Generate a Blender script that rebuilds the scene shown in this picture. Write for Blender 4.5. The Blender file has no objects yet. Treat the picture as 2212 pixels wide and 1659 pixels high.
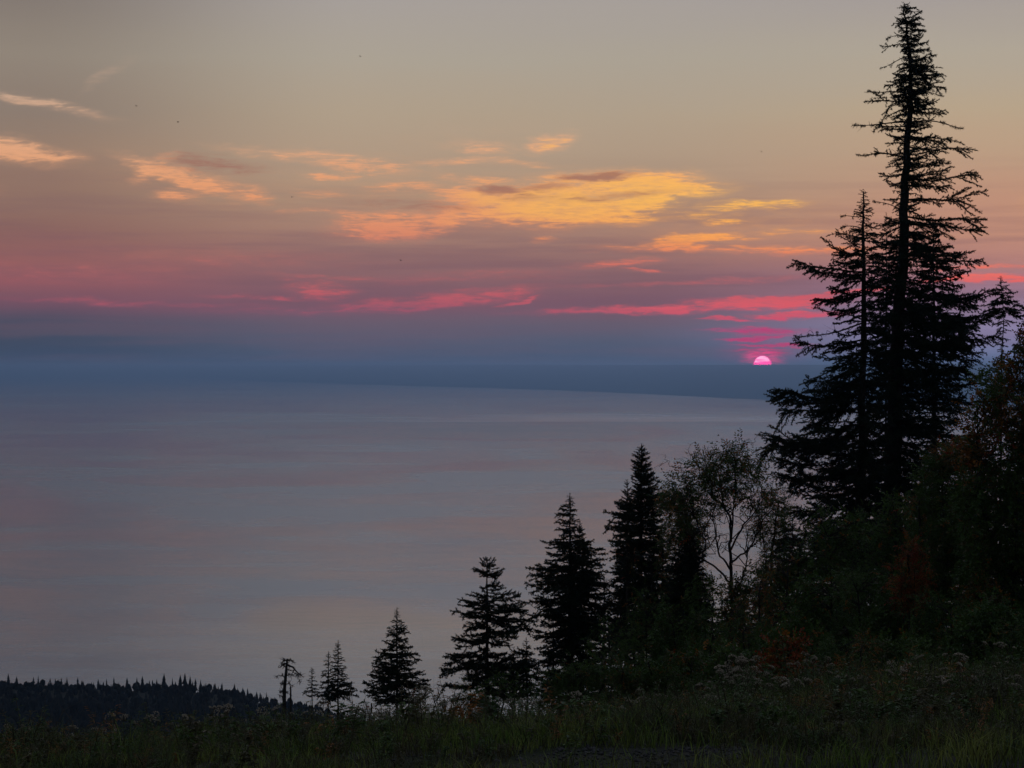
import bpy, math, random
import numpy as np
from mathutils import Matrix, Vector, noise as mnoise

random.seed(11)
rng = np.random.default_rng(11)
SC = bpy.context.scene
COL = SC.collection
R = math.radians

# ------------------------------------------------------------------ camera
# metres; +Y looks over the lake, the eye is at the origin, the lake lies 280 m below
FPX = 4484.0            # focal length in units of the 2212 x 1659 drawing grid
HX, HY = 1106.0, 795.0  # azimuth 0 and the horizon in that grid
PITCH = math.atan((829.5 - 795.0) / FPX)
cam = bpy.data.cameras.new("camera")
cam.sensor_width = 36.0
cam.lens = 36.0 * FPX / 2212.0
cam.clip_start = 0.1
cam.clip_end = 400000.0
camo = bpy.data.objects.new("camera", cam)
camo.rotation_euler = (math.pi / 2 - PITCH, 0, 0)
COL.objects.link(camo)
SC.camera = camo

# ------------------------------------------------------------------ colour management, render
SC.view_settings.view_transform = 'Standard'
SC.view_settings.look = 'None'
SC.view_settings.exposure = 0.0
SC.view_settings.gamma = 1.0
SC.view_settings.use_curve_mapping = False
SC.cycles.max_bounces = 5
SC.cycles.diffuse_bounces = 2
SC.cycles.glossy_bounces = 2
SC.cycles.transparent_max_bounces = 8
SC.cycles.volume_bounces = 0
SC.cycles.use_denoising = True


def lin(c):
    out = []
    for v in c[:3]:
        v = v / 255.0
        out.append(v / 12.92 if v <= 0.04045 else ((v + 0.055) / 1.055) ** 2.4)
    return (out[0], out[1], out[2], 1.0)


class NT:
    """small helper for node trees"""
    def __init__(s, tree):
        s.t = tree
        s.t.nodes.clear()

    def n(s, kind, **kw):
        nd = s.t.nodes.new(kind)
        for k, v in kw.items():
            setattr(nd, k, v)
        return nd

    def put(s, sock, v):
        if isinstance(v, bpy.types.NodeSocket):
            s.t.links.new(v, sock)
        elif v is not None:
            sock.default_value = v

    def math(s, op, a, b=None, c=None, clamp=False):
        nd = s.n('ShaderNodeMath', operation=op, use_clamp=clamp)
        s.put(nd.inputs[0], a)
        s.put(nd.inputs[1], b)
        s.put(nd.inputs[2], c)
        return nd.outputs[0]

    def vec(s, x, y, z=0.0):
        nd = s.n('ShaderNodeCombineXYZ')
        for i, v in enumerate((x, y, z)):
            s.put(nd.inputs[i], v)
        return nd.outputs[0]

    def vmath(s, op, a, b=None, out=0):
        nd = s.n('ShaderNodeVectorMath', operation=op)
        s.put(nd.inputs[0], a)
        s.put(nd.inputs[1], b)
        return nd.outputs[out]

    def ramp(s, fac, stops, interp='LINEAR'):
        nd = s.n('ShaderNodeValToRGB')
        cr = nd.color_ramp
        cr.interpolation = interp
        while len(cr.elements) > 1:
            cr.elements.remove(cr.elements[0])
        stops = sorted(stops, key=lambda q: q[0])
        cr.elements[0].position = stops[0][0]
        cr.elements[0].color = stops[0][1]
        for p, c in stops[1:]:
            e = cr.elements.new(p)
            e.color = c
        s.put(nd.inputs[0], fac)
        return nd.outputs[0]

    def mix(s, fac, a, b, mode='MIX'):
        nd = s.n('ShaderNodeMix', data_type='RGBA', blend_type=mode)
        s.put(nd.inputs[0], fac)
        s.put(nd.inputs[6], a)
        s.put(nd.inputs[7], b)
        return nd.outputs[2]

    def maprange(s, v, a, b, c=0.0, d=1.0, kind='LINEAR'):
        nd = s.n('ShaderNodeMapRange', interpolation_type=kind)
        s.put(nd.inputs[0], v)
        for i, q in zip((1, 2, 3, 4), (a, b, c, d)):
            s.put(nd.inputs[i], q)
        return nd.outputs[0]

    def noise(s, vec, scale, detail=4, rough=0.5, dist=0.0, out=0):
        nd = s.n('ShaderNodeTexNoise')
        s.put(nd.inputs['Vector'], vec)
        nd.inputs['Scale'].default_value = scale
        nd.inputs['Detail'].default_value = detail
        nd.inputs['Roughness'].default_value = rough
        nd.inputs['Distortion'].default_value = dist
        return nd.outputs[out]


# ------------------------------------------------------------------ world: dusk sky
HAZE_TOP = 72.0
HAZE_DENS = 7.5e-5
SUN_AZ = math.atan((1647 - HX) / FPX)     # to the right of +Y
SUN_EL = math.atan((795 - 787) / FPX)
world = bpy.data.worlds.new("World")
SC.world = world
world.use_nodes = True
W = NT(world.node_tree)
tc = W.n('ShaderNodeTexCoord')
sep = W.n('ShaderNodeSeparateXYZ')
W.put(sep.inputs[0], tc.outputs['Generated'])
dx, dy, dz = sep.outputs
hor = W.math('SQRT', W.math('ADD', W.math('MULTIPLY', dx, dx), W.math('MULTIPLY', dy, dy)))
tel = W.math('DIVIDE', dz, W.math('MAXIMUM', hor, 1e-4))                 # tan(elevation)
az = W.math('ARCTAN2', dx, dy)                                             # radians, + = right
U = W.math('MULTIPLY_ADD', W.math('TANGENT', W.math('MINIMUM', W.math('MAXIMUM', az, -1.2), 1.2)), FPX, HX)                                    # grid units along the horizon
V = W.math('MULTIPLY_ADD', tel, -FPX, HY)                                  # grid units, 795 = horizon
TOPY = -1500.0
SPAN = 900.0 - TOPY


def vramp(v, stops):
    f = W.maprange(v, TOPY, 900.0)
    return W.ramp(f, [((y - TOPY) / SPAN, lin(c)) for y, c in stops])


# slow undulation of the colour bands, stretched along the horizon
puv = W.vec(W.math('MULTIPLY', U, 0.0011), W.math('MULTIPLY', V, 0.0085), 3.7)
und = W.noise(puv, 1.0, 4, 0.55)
Vw = W.math('MULTIPLY_ADD', W.math('SUBTRACT', und, 0.5), 70.0, V)
HI = [(-1500, (150, 170, 198)), (-700, (186, 202, 220))]
HL = [(-1500, (104, 118, 140)), (-700, (124, 134, 146))]
HR = [(-1500, (160, 180, 208)), (-700, (196, 208, 224))]
left = vramp(Vw, HL + [(-150, (132, 127, 124)), (0, (130, 120, 113)), (130, (146, 134, 121)), (250, (142, 125, 112)),
                  (330, (152, 126, 108)), (430, (146, 114, 100)), (500, (142, 103, 94)), (560, (148, 97, 94)),
                  (610, (146, 90, 95)), (650, (124, 82, 96)), (690, (84, 77, 93)), (730, (68, 73, 90)),
                  (780, (54, 66, 88)), (900, (54, 66, 88))])
mid = vramp(Vw, HI + [(-150, (178, 178, 178)), (0, (168, 160, 154)), (130, (173, 163, 148)), (250, (178, 160, 138)),
                 (330, (178, 155, 132)), (420, (176, 146, 121)), (500, (168, 129, 112)), (560, (150, 110, 105)),
                 (620, (136, 96, 102)), (650, (128, 88, 101)), (690, (108, 92, 106)), (725, (94, 91, 109)),
                 (755, (80, 87, 108)), (785, (64, 80, 104)), (900, (62, 78, 102))])
right = vramp(Vw, HR + [(-150, (186, 182, 186)), (0, (165, 156, 152)), (130, (177, 166, 150)), (250, (186, 165, 138)),
                   (330, (190, 160, 132)), (430, (194, 147, 121)), (500, (196, 142, 118)), (560, (186, 131, 120)),
                   (600, (166, 118, 130)), (660, (148, 124, 150)), (725, (150, 140, 180)), (760, (130, 132, 172)), (790, (100, 114, 156)),
                   (900, (95, 110, 150))])
base = W.mix(W.maprange(U, 40, 800, kind='SMOOTHSTEP'), left, mid)
base = W.mix(W.maprange(U, 1300, 2200, kind='SMOOTHSTEP'), base, right)
# thin smoke-like layering in the lower sky
lay = W.noise(W.vec(W.math('MULTIPLY', U, 0.0016), W.math('MULTIPLY', V, 0.03), 9.1), 1.0, 6, 0.6)
layf = W.math('MULTIPLY', W.maprange(V, 300, 560, kind='SMOOTHSTEP'), W.maprange(lay, 0.42, 0.62, 0.0, 0.30, 'SMOOTHSTEP'))
base = W.mix(layf, base, lin((118, 86, 97)))

# domain warp for the cloud shapes
w1 = W.noise(W.vec(W.math('MULTIPLY', U, 0.006), W.math('MULTIPLY', V, 0.018), 0.0), 1.0, 3, 0.55, out=1)
w2 = W.noise(W.vec(W.math('MULTIPLY', U, 0.02), W.math('MULTIPLY', V, 0.075), 5.0), 1.0, 4, 0.6, out=1)
def centred(c, sx, sy):
    q = W.vmath('SUBTRACT', c, (0.5, 0.5, 0.5))
    return W.vmath('MULTIPLY', q, (sx, sy, 0.0))
P = W.vmath('ADD', W.vec(U, V, 0.0), centred(w1, 90.0, 34.0))
P = W.vmath('ADD', P, centred(w2, 46.0, 17.0))


def blobs(lst):
    acc = None
    for cx, cy, rx, ry, rot, wt in lst:
        wt = min(1.05, wt * 1.25) if wt > 0.22 else wt
        mp = W.n('ShaderNodeMapping', vector_type='TEXTURE')
        # the running value rides along in z (scaled away) so that the nodes run one after another
        W.put(mp.inputs['Vector'], P if acc is None else W.vmath('ADD', P, W.vec(0.0, 0.0, acc)))
        mp.inputs['Location'].default_value = (cx, cy, 0)
        mp.inputs['Rotation'].default_value = (0, 0, R(rot))
        mp.inputs['Scale'].default_value = (rx * 2.0, ry * (2.5 if cy < 600 else 1.75), 1e6)
        ln = W.vmath('LENGTH', mp.outputs[0], out=1)
        v = W.maprange(ln, 1.0, 0.0, 0.0, wt * 1.35, 'SMOOTHSTEP')
        acc = v if acc is None else W.math('MAXIMUM', acc, v)
    return acc


CLOUDS = [  # x, y, half length, half height, tilt (clockwise), strength
    (1200, 440, 215, 34, -2, 1.0), (1365, 402, 165, 20, 2, 1.0), (1190, 462, 190, 18, 1, 1.0), (1470, 406, 85, 9, 2, 1.0),
    (1060, 432, 110, 20, 6, 0.9), (1380, 438, 90, 20, -14, 0.9),
    (845, 488, 105, 22, -4, 0.72), (965, 474, 62, 18, -26, 0.72), (770, 470, 60, 9, 4, 0.5),
    (390, 388, 120, 15, 17, 0.62), (330, 370, 55, 14, -25, 0.5), (385, 425, 62, 11, 2, 0.42), (555, 424, 42, 15, 10, 0.45),
    (35, 336, 105, 17, 6, 0.72), (75, 234, 130, 9, 11, 0.5), (760, 352, 130, 13, 7, 0.55), (875, 402, 110, 9, -3, 0.45),
    (712, 378, 50, 6, 0, 0.55), (700, 420, 60, 10, 0, 0.3), (660, 462, 70, 5, 0, 0.32), (1040, 318, 75, 12, 2, 0.36),
    (1050, 390, 90, 8, 6, 0.42),
    (1182, 309, 48, 14, -12, 0.55), (1620, 448, 110, 8, -2, 0.55), (1570, 483, 48, 5, 0, 0.45), (1490, 521, 88, 10, -6, 0.85),
    (1500, 542, 170, 6, 1, 0.5), (1610, 520, 35, 4, 0, 0.35), (1330, 567, 85, 6, -2, 0.45), (1395, 584, 40, 3, 5, 0.4),
    (1180, 517, 26, 5, 0, 0.4), (1720, 546, 180, 7, 0, 0.42), (2115, 610, 110, 7, -2, 0.8), (2130, 586, 110, 4, -2, 0.45),
    (690, 628, 58, 20, 4, 0.55), (890, 657, 190, 15, -4, 0.6), (1040, 640, 110, 15, -8, 0.55), (1120, 650, 42, 5, -16, 0.55),
    (560, 640, 110, 6, 3, 0.35), (300, 656, 260, 7, 1, 0.32), (700, 672, 260, 9, 0, 0.3),
    (1380, 668, 200, 8, -2, 0.7), (1640, 656, 150, 13, -3, 1.0), (1790, 640, 130, 7, -4, 0.8), (1720, 678, 80, 8, -3, 0.95),
    (1575, 691, 62, 4, 1, 0.7), (1645, 717, 76, 10, 0, 0.7), (1625, 733, 56, 4, -3, 0.85), (1668, 747, 64, 3, 0, 0.75), (1560, 712, 60, 4, 0, 0.4),
    (1636, 757, 50, 3, 0, 0.7), (1650, 766, 40, 5, 0, 0.8),
    (850, 400, 330, 70, 3, 0.2), (1600, 500, 260, 55, -2, 0.2), (420, 400, 230, 50, 8, 0.17), (1050, 300, 260, 40, 0, 0.14),
    (620, 338, 150, 9, 5, 0.34), (985, 350, 120, 8, -3, 0.34), (1120, 352, 120, 7, 3, 0.3), (232, 178, 60, 9, -32, 0.24), (1480, 472, 150, 8, -2, 0.3),
    (1700, 505, 130, 6, 0, 0.34), (500, 405, 90, 12, 14, 0.3), (150, 590, 330, 22, 0, 0.24), (480, 560, 300, 16, 1, 0.24), (1000, 598, 240, 10, -3, 0.26),
    (700, 600, 150, 8, 3, 0.3), (1500, 612, 260, 7, -2, 0.28),
    # beyond the frame the broken cloud goes on at the same heights
    (-260, 400, 180, 18, 6, 0.6), (-560, 330, 220, 16, -4, 0.5), (-420, 640, 260, 12, 2, 0.4), (-900, 470, 240, 20, 3, 0.5),
    (2500, 430, 200, 18, -5, 0.7), (2820, 520, 240, 14, 2, 0.7), (2650, 640, 260, 12, -2, 0.7), (3200, 400, 260, 22, 3, 0.5),
    (700, -350, 330, 26, 5, 0.35), (1900, -520, 420, 30, -4, 0.35), (300, -800, 420, 34, 8, 0.3),
]
DARKS = [(1290, 383, 62, 6, -3, 0.66), (1075, 410, 50, 7, 4, 0.6), (1180, 406, 70, 7, -3, 0.34), (1150, 428, 60, 6, 0, 0.28),
         (450, 360, 100, 14, 4, 0.35), (1330, 425, 110, 6, -5, 0.35), (900, 442, 150, 9, 2, 0.25)]
fib = W.noise(W.vec(W.math('MULTIPLY', U, 0.012), W.math('MULTIPLY', V, 0.07), 1.0), 1.0, 6, 0.62, 0.6)
fib2 = W.noise(W.vec(W.math('MULTIPLY', U, 0.03), W.math('MULTIPLY', V, 0.22), 8.0), 1.0, 5, 0.6, 0.4)
ca = blobs(CLOUDS)
tex = W.math('ADD', W.math('MULTIPLY', W.math('SUBTRACT', fib, 0.5), 1.9), W.math('MULTIPLY', W.math('SUBTRACT', fib2, 0.5), 1.2))
ca2 = W.math('MULTIPLY_ADD', W.math('MINIMUM', W.math('MULTIPLY', ca, 1.6), 1.0), tex, ca)
cm = W.maprange(ca2, 0.16, 1.08, kind='SMOOTHSTEP')
ccol = vramp(V, [(-1500, (150, 140, 140)), (-200, (205, 180, 160)), (220, (216, 176, 146)), (330, (238, 176, 124)),
                 (385, (252, 178, 104)), (430, (255, 190, 92)), (475, (255, 178, 84)), (520, (255, 162, 84)),
                 (560, (236, 126, 96)), (605, (240, 108, 98)), (635, (206, 90, 100)), (660, (230, 92, 100)),
                 (690, (218, 82, 104)), (712, (200, 58, 116)), (760, (214, 44, 108)), (800, (220, 40, 100))])
redl = vramp(V, [(-1500, (150, 140, 140)), (220, (200, 165, 140)), (330, (228, 168, 128)), (400, (232, 160, 114)), (475, (234, 150, 106)),
                 (560, (196, 112, 102)), (640, (194, 92, 100)), (680, (160, 84, 104)), (800, (150, 60, 100))])
ccol = W.mix(W.maprange(U, 900, 1650, kind='SMOOTHSTEP'), redl, ccol)
ccol2 = W.mix(W.maprange(ca2, 0.65, 1.45, 0.0, 0.6, 'SMOOTHSTEP'), ccol, lin((254, 188, 90)))
ccol = W.mix(W.math('MULTIPLY', W.maprange(V, 540, 440, kind='SMOOTHSTEP'), W.maprange(U, 850, 1200, kind='SMOOTHSTEP')), ccol, ccol2)
mott = W.maprange(W.math('ADD', W.math('MULTIPLY', fib, 0.6), W.math('MULTIPLY', fib2, 0.5)), 0.40, 0.64, 0.72, 1.0, 'SMOOTHSTEP')
veil = W.math('MULTIPLY', W.maprange(ca, 0.02, 0.75, 0.0, 0.50, 'SMOOTHSTEP'), W.maprange(fib, 0.36, 0.60, 0.35, 1.0, 'SMOOTHSTEP'))
sky = W.mix(W.math('MAXIMUM', W.math('MULTIPLY', cm, mott), veil), base, ccol)
dm = W.maprange(W.math('MULTIPLY_ADD', W.math('MINIMUM', W.math('MULTIPLY', blobs(DARKS), 3.0), 1.0), W.math('MULTIPLY', tex, 0.8), blobs(DARKS)),
                0.05, 0.9, 0.0, 0.85, 'SMOOTHSTEP')
sky = W.mix(dm, sky, lin((160, 112, 96)))

# pink glow round the half-set sun, then the disc itself (0.53 degrees across)
SU, SV, SR = 1647.0, 787.0, 20.0
su = W.math('SUBTRACT', U, SU)
sv = W.math('SUBTRACT', V, SV)
gl = W.vmath('LENGTH', W.vec(W.math('MULTIPLY', su, 1 / 62.0), W.math('MULTIPLY', sv, 1 / 40.0), 0), out=1)
glw = W.math('MULTIPLY', W.maprange(gl, 1.0, 0.35, 0.0, 1.0, 'SMOOTHSTEP'),
             W.maprange(W.math('ADD', fib2, W.math('MULTIPLY', fib, 0.6)), 0.68, 0.92, 0.08, 1.0))
sky = W.mix(glw, sky, (2.2, 0.045, 0.40, 1.0))
gl2 = W.vmath('LENGTH', W.vec(W.math('MULTIPLY', su, 1 / 130.0), W.math('MULTIPLY', sv, 1 / 110.0), 0), out=1)
sky = W.mix(W.maprange(gl2, 1.0, 0.1, 0.0, 0.3, 'SMOOTHSTEP'), sky, lin((190, 60, 115)))
rr = W.vmath('LENGTH', W.vec(su, sv, 0), out=1)
disc_in = W.maprange(W.math('MULTIPLY_ADD', W.noise(W.vec(W.math('MULTIPLY', U, 0.03), W.math('MULTIPLY', V, 0.24), 17.0), 1.0, 3, 0.6), 44.0, sv), 20.0, 8.0, 0.0, 1.0)
disc = W.mix(disc_in, lin((255, 34, 140)), lin((255, 168, 208)))
disc = W.mix(W.maprange(rr, SR - 2.6, SR - 1.4), disc, lin((190, 16, 100)))
# the disc is far brighter than the murk it shines through: undo most of the loss over its light path in the haze box
loss = W.math('EXPONENT', W.math('DIVIDE', HAZE_DENS * (HAZE_TOP) * FPX, W.math('MAXIMUM', W.math('SUBTRACT', HY, V), 7.0)))
disc = W.vmath('SCALE', disc)
W.put(disc.node.inputs['Scale'], loss)
sky = W.mix(W.maprange(rr, SR + 1.0, SR - 0.2), sky, disc)

# high sky and the side away from the sun: the Sky Texture at dusk, with dim blue air behind the camera
nish = W.n('ShaderNodeTexSky', sky_type='NISHITA')
nish.sun_disc = False
nish.sun_elevation = max(SUN_EL, R(0.4))
nish.sun_rotation = SUN_AZ
nish.air_density = 1.4
nish.dust_density = 3.0
nish.ozone_density = 2.0
nsk = W.vmath('SCALE', nish.outputs[0])
nsk.node.inputs['Scale'].default_value = 0.10
dusk = W.mix(1.0, lin((56, 62, 76)), nsk, 'ADD')
away = W.maprange(W.math('ABSOLUTE', az), R(24), R(100), kind='SMOOTHSTEP')
high = W.maprange(dz, 0.28, 0.75, kind='SMOOTHSTEP')
sky = W.mix(high, sky, W.mix(1.0, lin((134, 138, 148)), nsk, 'ADD'))
sky = W.mix(away, sky, W.mix(high, dusk, W.mix(1.0, lin((92, 98, 112)), nsk, 'ADD')))
bg = W.n('ShaderNodeBackground')
W.put(bg.inputs[0], sky)
bg.inputs[1].default_value = 1.0
wo = W.n('ShaderNodeOutputWorld')
W.put(wo.inputs[0], bg.outputs[0])
world.cycles.sampling_method = 'MANUAL'
world.cycles.sample_map_resolution = 1024

# ------------------------------------------------------------------ sun, sinking behind the far shore
sl = bpy.data.lights.new("sun", 'SUN')
sl.energy = 0.12
sl.angle = R(0.53)
sl.color = (1.0, 0.62, 0.62)
so = bpy.data.objects.new("sun", sl)
so.rotation_euler = (math.pi / 2 - R(0.6), 0, -SUN_AZ + math.pi)
sdir = Vector((math.sin(SUN_AZ), math.cos(SUN_AZ), math.tan(R(0.6))))
so.rotation_euler = sdir.to_track_quat('Z', 'Y').to_euler()
COL.objects.link(so)

# ------------------------------------------------------------------ helpers
def tag(o, label=None, cat=None, group=None, kind=None):
    if label:
        o['label'] = label
    if cat:
        o['category'] = cat
    if group:
        o['group'] = group
    if kind:
        o['kind'] = kind
    return o


def at(x, y, d):
    """point seen at drawing-grid x, y at depth d metres"""
    c = (x - 1106.0) / FPX
    v = (829.5 - y) / FPX
    cp, sp = math.cos(PITCH), math.sin(PITCH)
    yy = cp + v * sp
    zz = v * cp - sp
    return Vector((c / yy * d, d, zz / yy * d))


def pxm(d):
    return d / FPX


def mesh_np(name, V, F, mats, midx=None, smooth=False):
    """V (n,3); F list of (k,3) and/or (k,4) arrays"""
    me = bpy.data.meshes.new(name)
    V = np.ascontiguousarray(V, dtype=np.float32)
    Fs = [f for f in F if len(f)]
    me.vertices.add(len(V))
    me.vertices.foreach_set('co', V.ravel())
    nl = sum(f.size for f in Fs)
    me.loops.add(nl)
    me.loops.foreach_set('vertex_index', np.concatenate([f.ravel() for f in Fs]).astype(np.int32))
    npoly = sum(len(f) for f in Fs)
    me.polygons.add(npoly)
    starts, s0 = [], 0
    for f in Fs:
        starts.append(s0 + np.arange(len(f)) * f.shape[1])
        s0 += f.size
    me.polygons.foreach_set('loop_start', np.concatenate(starts).astype(np.int32))
    for m in (mats if isinstance(mats, (list, tuple)) else [mats]):
        me.materials.append(m)
    if midx is not None:
        me.polygons.foreach_set('material_index', np.asarray(midx, dtype=np.int32))
    if smooth:
        me.polygons.foreach_set('use_smooth', np.ones(npoly, dtype=bool))
    me.update(calc_edges=True)
    me.validate()
    return me


def link(name, me, parent=None, loc=None):
    o = bpy.data.objects.new(name, me)
    COL.objects.link(o)
    if parent:
        o.parent = parent
    if loc is not None:
        o.location = loc
    return o


def mat(name, build):
    m = bpy.data.materials.new(name)
    m.use_nodes = True
    T = NT(m.node_tree)
    out = T.n('ShaderNodeOutputMaterial')
    build(T, out)
    return m


def princ(T, out, col, rough=0.9, spec=0.2, **kw):
    p = T.n('ShaderNodeBsdfPrincipled')
    T.put(p.inputs['Base Color'], col)
    T.put(p.inputs['Roughness'], rough)
    T.put(p.inputs['Specular IOR Level'], spec)
    for k, v in kw.items():
        T.put(p.inputs[k], v)
    T.t.links.new(p.outputs[0], out.inputs[0])
    return p


def noisy(name, c1, c2, scale=3.0, rough=0.9, spec=0.15, obj_rand=0.0, bump=0.0):
    def b(T, out):
        g = T.n('ShaderNodeNewGeometry')
        n = T.noise(g.outputs['Position'], scale, 4, 0.6)
        c = T.mix(T.maprange(n, 0.35, 0.65), (*c1, 1), (*c2, 1))
        if obj_rand:
            oi = T.n('ShaderNodeObjectInfo')
            hs = T.n('ShaderNodeHueSaturation')
            T.put(hs.inputs['Value'], T.maprange(oi.outputs['Random'], 0, 1, 1 - obj_rand, 1 + obj_rand))
            T.put(hs.inputs['Hue'], T.maprange(oi.outputs['Random'], 0, 1, 0.5 - obj_rand * 0.08, 0.5 + obj_rand * 0.08))
            T.put(hs.inputs['Color'], c)
            c = hs.outputs[0]
        p = princ(T, out, c, rough, spec)
        if bump:
            bp = T.n('ShaderNodeBump')
            bp.inputs['Strength'].default_value = bump
            bp.inputs['Distance'].default_value = 0.02
            T.put(bp.inputs['Height'], T.noise(g.outputs['Position'], scale * 8, 5, 0.7))
            T.put(p.inputs['Normal'], bp.outputs[0])
    return mat(name, b)


# ------------------------------------------------------------------ lake, far shore, haze
WZ = -280.0


def lake_mat(T, out):
    g = T.n('ShaderNodeNewGeometry')
    sp = T.n('ShaderNodeSeparateXYZ')
    T.put(sp.inputs[0], g.outputs['Position'])
    x, y, z = sp.outputs
    # log-scaled coordinates keep the wind lanes legible from 1 to 80 km
    ly = T.math('LOGARITHM', T.math('MAXIMUM', y, 300.0), 2.0)
    lx = T.math('DIVIDE', x, T.math('MAXIMUM', y, 300.0))
    pa = T.vec(T.math('MULTIPLY', lx, 5.0), T.math('MULTIPLY', ly, 2.6), 0.0)
    wa = T.noise(pa, 1.0, 5, 0.55, 1.2)
    pb = T.vec(T.math('MULTIPLY', lx, 12.0), T.math('MULTIPLY', ly, 13.0), 4.0)
    wb = T.noise(pb, 1.0, 6, 0.6, 0.3)
    pc = T.vec(T.math('MULTIPLY', x, 0.004), T.math('MULTIPLY', y, 0.0022), 2.0)
    wc = T.noise(pc, 1.0, 8, 0.65, 0.2)
    k = T.math('ADD', T.math('MULTIPLY', wa, 0.55), T.math('ADD', T.math('MULTIPLY', wb, 0.28), T.math('MULTIPLY', wc, 0.20)))
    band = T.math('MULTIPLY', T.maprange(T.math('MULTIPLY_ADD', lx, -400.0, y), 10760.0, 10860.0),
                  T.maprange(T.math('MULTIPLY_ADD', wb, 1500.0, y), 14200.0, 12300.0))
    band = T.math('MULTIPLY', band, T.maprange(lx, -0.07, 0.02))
    slick = T.vmath('LENGTH', T.vec(T.math('MULTIPLY', T.math('MULTIPLY_ADD', wb, 260.0, T.math('ADD', x, -70.0)), 1 / 420.0),
                                    T.math('MULTIPLY', T.math('MULTIPLY_ADD', wa, 500.0, T.math('ADD', y, -2450.0)), 1 / 520.0), 0.0), out=1)
    slk = T.maprange(slick, 1.0, 0.1, 0.0, 0.13, 'SMOOTHSTEP')
    k = T.math('ADD', k, T.math('MULTIPLY', T.math('SUBTRACT', T.noise(T.vec(T.math('MULTIPLY', lx, 260.0), T.math('MULTIPLY', ly, 420.0), 6.0), 1.0, 4, 0.7), 0.5), 0.22))
    rough = T.math('SUBTRACT', T.math('SUBTRACT', T.maprange(k, 0.42, 0.62, 0.15, 0.27, 'SMOOTHSTEP'), slk), T.math('MULTIPLY', band, -0.02))
    base = T.mix(T.maprange(T.math('ADD', wa, T.math('MULTIPLY', T.math('SUBTRACT', wb, 0.5), 0.8)), 0.38, 0.60), (0.02, 0.10, 0.19, 1), (0.22, 0.28, 0.31, 1))
    # glint streak painted into the base colour, darker bluer lane painted in front
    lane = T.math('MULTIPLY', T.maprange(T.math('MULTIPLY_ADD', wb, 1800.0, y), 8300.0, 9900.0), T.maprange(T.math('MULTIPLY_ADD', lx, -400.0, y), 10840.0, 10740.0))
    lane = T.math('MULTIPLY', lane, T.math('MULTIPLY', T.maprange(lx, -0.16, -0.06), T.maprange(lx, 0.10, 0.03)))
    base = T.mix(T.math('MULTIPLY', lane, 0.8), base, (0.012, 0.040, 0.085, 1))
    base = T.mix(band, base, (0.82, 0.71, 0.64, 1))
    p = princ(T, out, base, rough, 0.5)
    p.inputs['IOR'].default_value = 1.5
    bp = T.n('ShaderNodeBump')
    bp.inputs['Strength'].default_value = 0.35
    bp.inputs['Distance'].default_value = 1.0
    T.put(bp.inputs['Height'], T.noise(T.vec(T.math('MULTIPLY', x, 0.02), T.math('MULTIPLY', y, 0.05), 0), 1.0, 5, 0.6))
    T.put(p.inputs['Normal'], bp.outputs[0])


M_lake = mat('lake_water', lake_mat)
ys = np.array([-3000, 300, 600, 1000, 1600, 2500, 4000, 7000, 12000, 20000, 35000, 60000, 100000, 130000], float)
xs = np.linspace(-1, 1, 13)
gx = np.array([[xx * (9000 + 0.55 * max(yy, 0)) for xx in xs] for yy in ys])
VV = np.stack([gx, np.repeat(ys[:, None], 13, 1), np.full_like(gx, WZ)], -1).reshape(-1, 3)
idx = np.arange(len(VV)).reshape(len(ys), 13)
FF = np.stack([idx[:-1, :-1], idx[:-1, 1:], idx[1:, 1:], idx[1:, :-1]], -1).reshape(-1, 4)
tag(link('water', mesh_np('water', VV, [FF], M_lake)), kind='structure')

# far shore: a long low forested ridge, its shoreline traced on the lake plane
M_far = noisy('far_forest', (0.020, 0.030, 0.024), (0.034, 0.042, 0.032), 0.0012)
shore = [(-1500, 797.5), (-600, 801), (0, 807), (300, 813), (600, 825), (850, 833), (1106, 840), (1300, 847), (1450, 854), (1600, 862),
         (1750, 868), (1950, 872), (2212, 877), (2600, 882), (3600, 890)]
sx_ = np.array([s[0] for s in shore], float)
sy_ = np.array([s[1] for s in shore], float)
rows = []
NXF = 700
for u in np.linspace(-1500, 3600, NXF):
    yv = np.interp(u, sx_, sy_)
    ds = min(-WZ / ((yv - HY) / FPX), 105000.0)
    top = 787.5 + 1.2 * mnoise.noise((u * 0.004, 0.3, 0)) + 0.35 * mnoise.noise((u * 0.05, 1.3, 0))
    top += 5.0 * min(1.0, max(0.0, (1000 - u) / 900.0))
    col = []
    d2 = ds * 1.16 + 2500
    ztop = (HY - top) / FPX * d2
    for k, f in enumerate((0.0, 0.03, 0.25, 0.55, 0.8, 1.0, 1.25)):
        d = ds + (d2 - ds) * f
        prof = (0.0, 0.03, 0.28, 0.6, 0.86, 1.0, 0.7)[k]
        z = WZ - 4.0 + (ztop - WZ + 4.0) * prof
        if 0 < k < 5:
            z += 22 * mnoise.noise((u * 0.012, d * 0.0004, 2.0))
        t = (u - HX) / FPX
        col.append((d * t, d, z))
    rows.append(col)
VV = np.array(rows).reshape(-1, 3)
idx = np.arange(len(VV)).reshape(NXF, 7)
FF = np.stack([idx[:-1, :-1], idx[1:, :-1], idx[1:, 1:], idx[:-1, 1:]], -1).reshape(-1, 4)
tag(link('distant_shore_hills', mesh_np('distant_shore_hills', VV, [FF], M_far, smooth=True)), kind='structure')



def haze_mat(T, out):
    v = T.n('ShaderNodeVolumePrincipled')
    v.inputs['Color'].default_value = HAZE_COL
    v.inputs['Density'].default_value = HAZE_DENS
    v.inputs['Anisotropy'].default_value = 0.6
    T.t.links.new(v.outputs[0], out.inputs['Volume'])


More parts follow.
